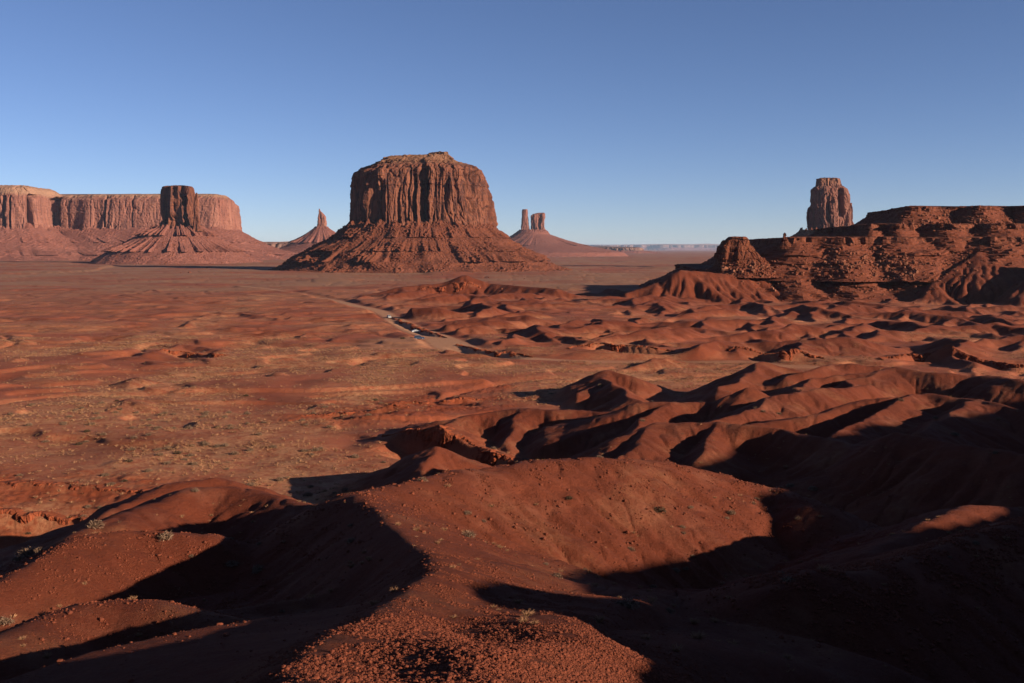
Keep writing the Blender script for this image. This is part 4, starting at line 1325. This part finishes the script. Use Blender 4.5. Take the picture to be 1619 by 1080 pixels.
# hidden behind nearer ground?
vis = np.zeros(len(cand), bool)
order = [i for i in np.argsort(-size) if inview[i]]
TT = np.linspace(0.08, 0.985, 120)
cnt = 0
LAB = {('near', 'tuft'): ('small dry grass tuft on the near red slopes', 'dry tufts on the near slopes'), ('near', 'shrub'): ('small grey shrub scattered on the near red slopes', 'shrubs on the near slopes'),
       ('plain', 'tuft'): ('pale grass tuft on the sandy plain beyond the near hills', 'tufts on the sandy plain'), ('plain', 'shrub'): ('grey shrub on the sandy plain beyond the near hills', 'shrubs on the sandy plain'),
       ('plain', 'dark'): ('dark low bush dotted on the open plain', 'dark bushes on the plain'), ('far', 'shrub'): ('tiny shrub on the distant plain', 'shrubs on the distant plain'),
       ('hills', 'shrub'): ('grey shrub on the flank of a rounded middle hill', 'shrubs on the middle hills')}
single = set()
for i in order:
    if cnt >= 280: break
    kd, x, y, s, zone = cand[i]
    zr = (zz_[i] + 0.3 * s) * TT
    if (hgt(x * TT, y * TT) > zr).any(): continue
    plant(kd, x, y, s, LAB[(zone, kd)][0], LAB[(zone, kd)][1])
    single.add(i); cnt += 1
for key, protos, m, nm in (('tuft', LOWT, M_DRY, 'dry_grass'), ('shrub', LOWS, M_SHRUB, 'scrub'), ('dark', LOWS, M_DARKSH, 'dark_scrub')):
    idx = [i for i in range(len(cand)) if cand[i][0] == key and i not in single]
    pos = np.array([(cand[i][1], cand[i][2], zz_[i] - 0.02) for i in idx]); sc = np.array([cand[i][3] for i in idx])
    v, f = merged(protos, pos, sc, RNG.random(len(pos)) * 6.283)
    me = np_mesh(nm, v, f, smooth=False)
    tag(link(nm, me, m), kind='stuff')
    print(nm, len(idx))

# ------------------------------------------------------------------ boulders on the rubble slopes of the right mesa
M_BOULDER = mat_plain('pale_sandstone_boulder', (0.27, 0.105, 0.06), 0.3, 0.6)
bould = []
for k in range(6):
    bm_v = []
    r_ = np.random.default_rng(700 + k)
    g = np.array([(x, y, z) for x in (-1, 0, 1) for y in (-1, 0, 1) for z in (-1, 0, 1) if (x, y, z) != (0, 0, 0)], float)
    g = g * np.array([1, 0.75 + 0.3 * r_.random(), 0.6 + 0.3 * r_.random()])
    g = g / (1 + 0.14 * (np.linalg.norm(g, axis=1) - 1))[:, None] + 0.16 * (r_.random(g.shape) - 0.5)
    import bmesh
    bm = bmesh.new()
    for q in g: bm.verts.new(q * 0.5)
    bmesh.ops.convex_hull(bm, input=bm.verts)
    bmesh.ops.delete(bm, geom=[q for q in bm.verts if not q.link_faces], context='VERTS')
    me = bpy.data.meshes.new('boulder'); bm.to_mesh(me); bm.free()
    me.materials.append(M_BOULDER)
    bould.append(me)
bpy.context.view_layer.update()
dg = bpy.context.evaluated_depsgraph_get()
from mathutils import Vector


def cast(px, py):
    d = Vector(P(px, py, 1.0)).normalized()
    hit, loc, nrm, _, ob, _ = scene.ray_cast(dg, Vector((0, 0, 0)), d)
    return loc if hit else None


rbo = random.Random(9)
ZONES = [((1140, 418, 1225, 432), 26, 1.6, 3.8, 'pale angular boulder in the rubble at the foot of the rock knob', 'boulders below the rock knob'),
         ((1290, 404, 1450, 437), 60, 1.2, 3.2, 'reddish boulder in the rubble band under the right mesa ledges', 'boulders under the right mesa ledges'),
         ((1440, 340, 1600, 356), 24, 1.2, 3.0, 'boulder on the upper rubble slope of the right mesa', 'boulders high on the right mesa'),
         ((1170, 436, 1250, 462), 16, 1.0, 2.6, 'boulder rolled down onto the fluted red slope below the knob', 'boulders on the fluted slope')]
for (x0, y0, x1, y1), n, s0, s1, lab, grp in ZONES:
    for _ in range(n):
        px, py = rbo.uniform(x0, x1), rbo.uniform(y0, y1)
        h_ = cast(px, py)
        if h_ is None or h_.y < 500 or h_.y > 1100: continue
        o = bpy.data.objects.new('boulder', rbo.choice(bould)); COL.objects.link(o)
        s = s0 + (s1 - s0) * rbo.random() ** 2
        o.location = h_ + Vector((0, 0, 0.2 * s)); o.scale = (s, s, s)
        o.rotation_euler = (rbo.uniform(-.5, .5), rbo.uniform(-.5, .5), rbo.uniform(0, 6.28))
        tag(o, lab, 'boulder', grp)

# smaller broken rock over the same slopes, far too much to count
rpos, rscl = [], []
for (x0, y0, x1, y1), n, big in (((1280, 400, 1480, 440), 3000, 1.7), ((1420, 336, 1619, 360), 1800, 1.3), ((1240, 384, 1400, 430), 1500, 1.0), ((1130, 412, 1240, 436), 900, 1.3), ((1480, 380, 1619, 430), 500, 1.1),
                                 ((1250, 440, 1480, 470), 1300, 1.1), ((480, 370, 860, 428), 800, 2.2), ((170, 366, 400, 415), 700, 3.4)):
    for _ in range(n):
        qx, qy = rbo.gauss(0.5 * (x0 + x1), 0.30 * (x1 - x0)), rbo.gauss(0.5 * (y0 + y1), 0.32 * (y1 - y0))
        if pn2(qx / 16, qy / 6, 97) + 0.5 * pn2(qx / 5, qy / 3, 98) < rbo.uniform(-0.15, 0.45): continue
        h_ = cast(qx, qy)
        if h_ is None or h_.y < 500 or h_.y > 4500: continue
        sc_ = big * 0.28 * min(3.2, (1 - rbo.random()) ** -0.45)
        rpos.append((h_.x, h_.y, h_.z + 0.15 * sc_)); rscl.append(sc_)
v, f = merged(stones, np.array(rpos), np.array(rscl) * 1.25, RNG.random(len(rpos)) * 6.283)
me = np_mesh('rubble', v, f, smooth=False)
tag(link('rubble', me, mat_plain('rubble_rock', (0.21, 0.068, 0.037), 0.35, 0.3)), kind='stuff')

# ------------------------------------------------------------------ the three vehicles by the road
def mat_paint(name, c, rough=0.3, metal=0.0):
    m = bpy.data.materials.new(name); m.use_nodes = True
    b = m.node_tree.nodes['Principled BSDF']
    b.inputs['Base Color'].default_value = (*c, 1); b.inputs['Roughness'].default_value = rough; b.inputs['Metallic'].default_value = metal
    return m


M_WHITE = mat_paint('white_car_paint', (0.36, 0.36, 0.36)); M_DKBLUE = mat_paint('dark_blue_car_paint', (0.02, 0.04, 0.08), 0.25)
M_GLASS = mat_paint('car_glass', (0.02, 0.025, 0.03), 0.08); M_TYRE = mat_paint('tyre_rubber', (0.02, 0.02, 0.02), 0.8)
M_RIM = mat_paint('wheel_rim', (0.5, 0.5, 0.52), 0.35, 0.8); M_LAMP = mat_paint('lamp_glass', (0.75, 0.75, 0.7), 0.15)


def extrude_profile(pts, w0, w1_fn):
    """Side profile (x, z) swept across the width; half width by height."""
    n = len(pts)
    V, Fq = [], []
    ys = (-1, -0.9, 0.9, 1)
    for k in ys:
        for (x, z) in pts:
            hw = w0 * w1_fn(x, z)
            inset = 0.0 if abs(k) < 1 else 0.06
            cx = sum(p[0] for p in pts) / n; cz = sum(p[1] for p in pts) / n
            V.append((x + (cx - x) * inset, k * hw if abs(k) == 1 else k * hw * 1.04, z + (cz - z) * inset))
    F4 = []
    for a in range(3):
        for i in range(n):
            j = (i + 1) % n
            F4.append((a * n + i, a * n + j, (a + 1) * n + j, (a + 1) * n + i))
    me = bpy.data.meshes.new('body')
    me.from_pydata(V, [], F4 + [tuple(range(n))[::-1], tuple(range(3 * n, 4 * n))])
    me.update()
    return me


def make_car(name, label, paint, suv, loc, heading):
    root = empty(name, loc)
    root.rotation_euler = (0, 0, heading)
    tag(root, label, 'car')
    H = 1.78 if suv else 1.48
    bx = -2.3
    low = [(-2.3, 0.35), (2.2, 0.35), (2.3, 0.55), (2.28, 0.82), (2.1, 0.95), (1.1, 1.04), (-2.25, 1.06), (-2.34, 0.7)]
    up = [(1.05, 1.02), (0.35, H - 0.06), (-0.2, H), (-1.7, H - 0.02), (-2.05, H - 0.1), (-2.25, 1.04)] if suv else [(1.0, 1.02), (0.3, H - 0.05), (-0.3, H), (-1.0, H - 0.04), (-1.75, 1.06), (-2.0, 1.02)]
    body = extrude_profile(low, 0.93, lambda x, z: 1.0)
    b = link('body', body, paint); b.parent = root
    cab = link('cabin', extrude_profile(up, 0.90, lambda x, z: 1.0 - 0.22 * max(0, z - 1.04) / (H - 1.04)), paint); cab.parent = root

    def quad(nm, q, m):
        me = bpy.data.meshes.new(nm); me.from_pydata(q, [], [tuple(range(len(q)))]); o = link(nm, me, m); o.parent = root; return o
    hw = lambda z: 0.90 * (1.0 - 0.22 * (z - 1.04) / (H - 1.04)) * 1.0
    z0, z1 = 1.10, H - 0.14
    xr = -2.0 if suv else -1.35
    for s in (-1, 1):
        y0, y1 = s * (hw(z0) + 0.012), s * (hw(z1) + 0.012)
        quad('side_window', [(0.82, y0, z0), (0.32, y1, z1), (-0.55, y1, z1), (-0.55, y0, z0)], M_GLASS)
        quad('side_window', [(-0.63, y0, z0), (-0.63, y1, z1), (xr * 0.85, y1, z1), (xr, y0, z0)], M_GLASS)
    a0, a1 = up[0], up[1]
    e = lambda p, q, t, o: (p[0] + (q[0] - p[0]) * t + o, p[1] + (q[1] - p[1]) * t)
    p, q = e(a0, a1, 0.12, 0.03), e(a0, a1, 0.9, 0.03)
    quad('windscreen', [(p[0], -0.8, p[1]), (p[0], 0.8, p[1]), (q[0], 0.66, q[1]), (q[0], -0.66, q[1])], M_GLASS)
    a0, a1 = up[-1], up[-2]
    p, q = e(a0, a1, 0.2, -0.03), e(a0, a1, 0.9, -0.03)
    quad('rear_window', [(p[0], 0.78, p[1]), (p[0], -0.78, p[1]), (q[0], -0.64, q[1]), (q[0], 0.64, q[1])], M_GLASS)
    for s in (-1, 1):
        quad('headlight', [(2.31, s * 0.55, 0.68), (2.31, s * 0.85, 0.68), (2.30, s * 0.85, 0.82), (2.30, s * 0.55, 0.82)], M_LAMP)
        for wx in (-1.4, 1.4):
            for nm, rad, wd, m in (('wheel', 0.36, 0.13, M_TYRE), ('rim', 0.22, 0.14, M_RIM)):
                V = []; n = 20
                for yy in (-wd, wd):
                    V += [(rad * math.cos(6.283 * k / n), yy, rad * math.sin(6.283 * k / n)) for k in range(n)]
                me = bpy.data.meshes.new(nm)
                me.from_pydata(V, [], [(k, (k + 1) % n, n + (k + 1) % n, n + k) for k in range(n)] + [tuple(range(n))[::-1], tuple(range(n, 2 * n))])
                o = link(nm, me, m)
                if nm == 'wheel':
                    o.parent = root; o.location = (wx, s * 0.84, 0.36); wheel = o
                else:
                    o.parent = wheel
    return root


def on_road(px, py):
    p = surf(px, py)
    return (p[0], p[1], float(hgt(*p)) + 0.05)


make_car('parked_car', 'white sport utility car standing at the bend of the dirt road, farthest of three', M_WHITE, True, on_road(615, 503), R(-70))
make_car('parked_car', 'small white car parked on the pale road shoulder, middle of three', M_WHITE, False, on_road(658, 526), R(20))
make_car('parked_car', 'dark blue car parked on the sandy flat below the road', M_DKBLUE, True, on_road(663, 537), R(10))

# ------------------------------------------------------------------ air
hz = bpy.data.materials.new('thin_haze'); hz.use_nodes = True
hn = hz.node_tree
hn.nodes.remove(hn.nodes['Principled BSDF'])
pv_ = hn.nodes.new('ShaderNodeVolumePrincipled')
pv_.inputs['Color'].default_value = (0.55, 0.72, 1.0, 1)
pv_.inputs['Density'].default_value = 1.15e-5
pv_.inputs['Anisotropy'].default_value = 0.2
hn.links.new(pv_.outputs[0], hn.nodes['Material Output'].inputs['Volume'])
B, z0, z1 = 76500.0, -85.0, 265.0
me = bpy.data.meshes.new('haze')
me.from_pydata([(x, y, z) for z in (z0, z1) for y in (-B, B) for x in (-B, B)], [], [(0, 2, 3, 1), (4, 5, 7, 6), (0, 1, 5, 4), (2, 6, 7, 3), (0, 4, 6, 2), (1, 3, 7, 5)])
tag(link('haze', me, hz), kind='stuff')
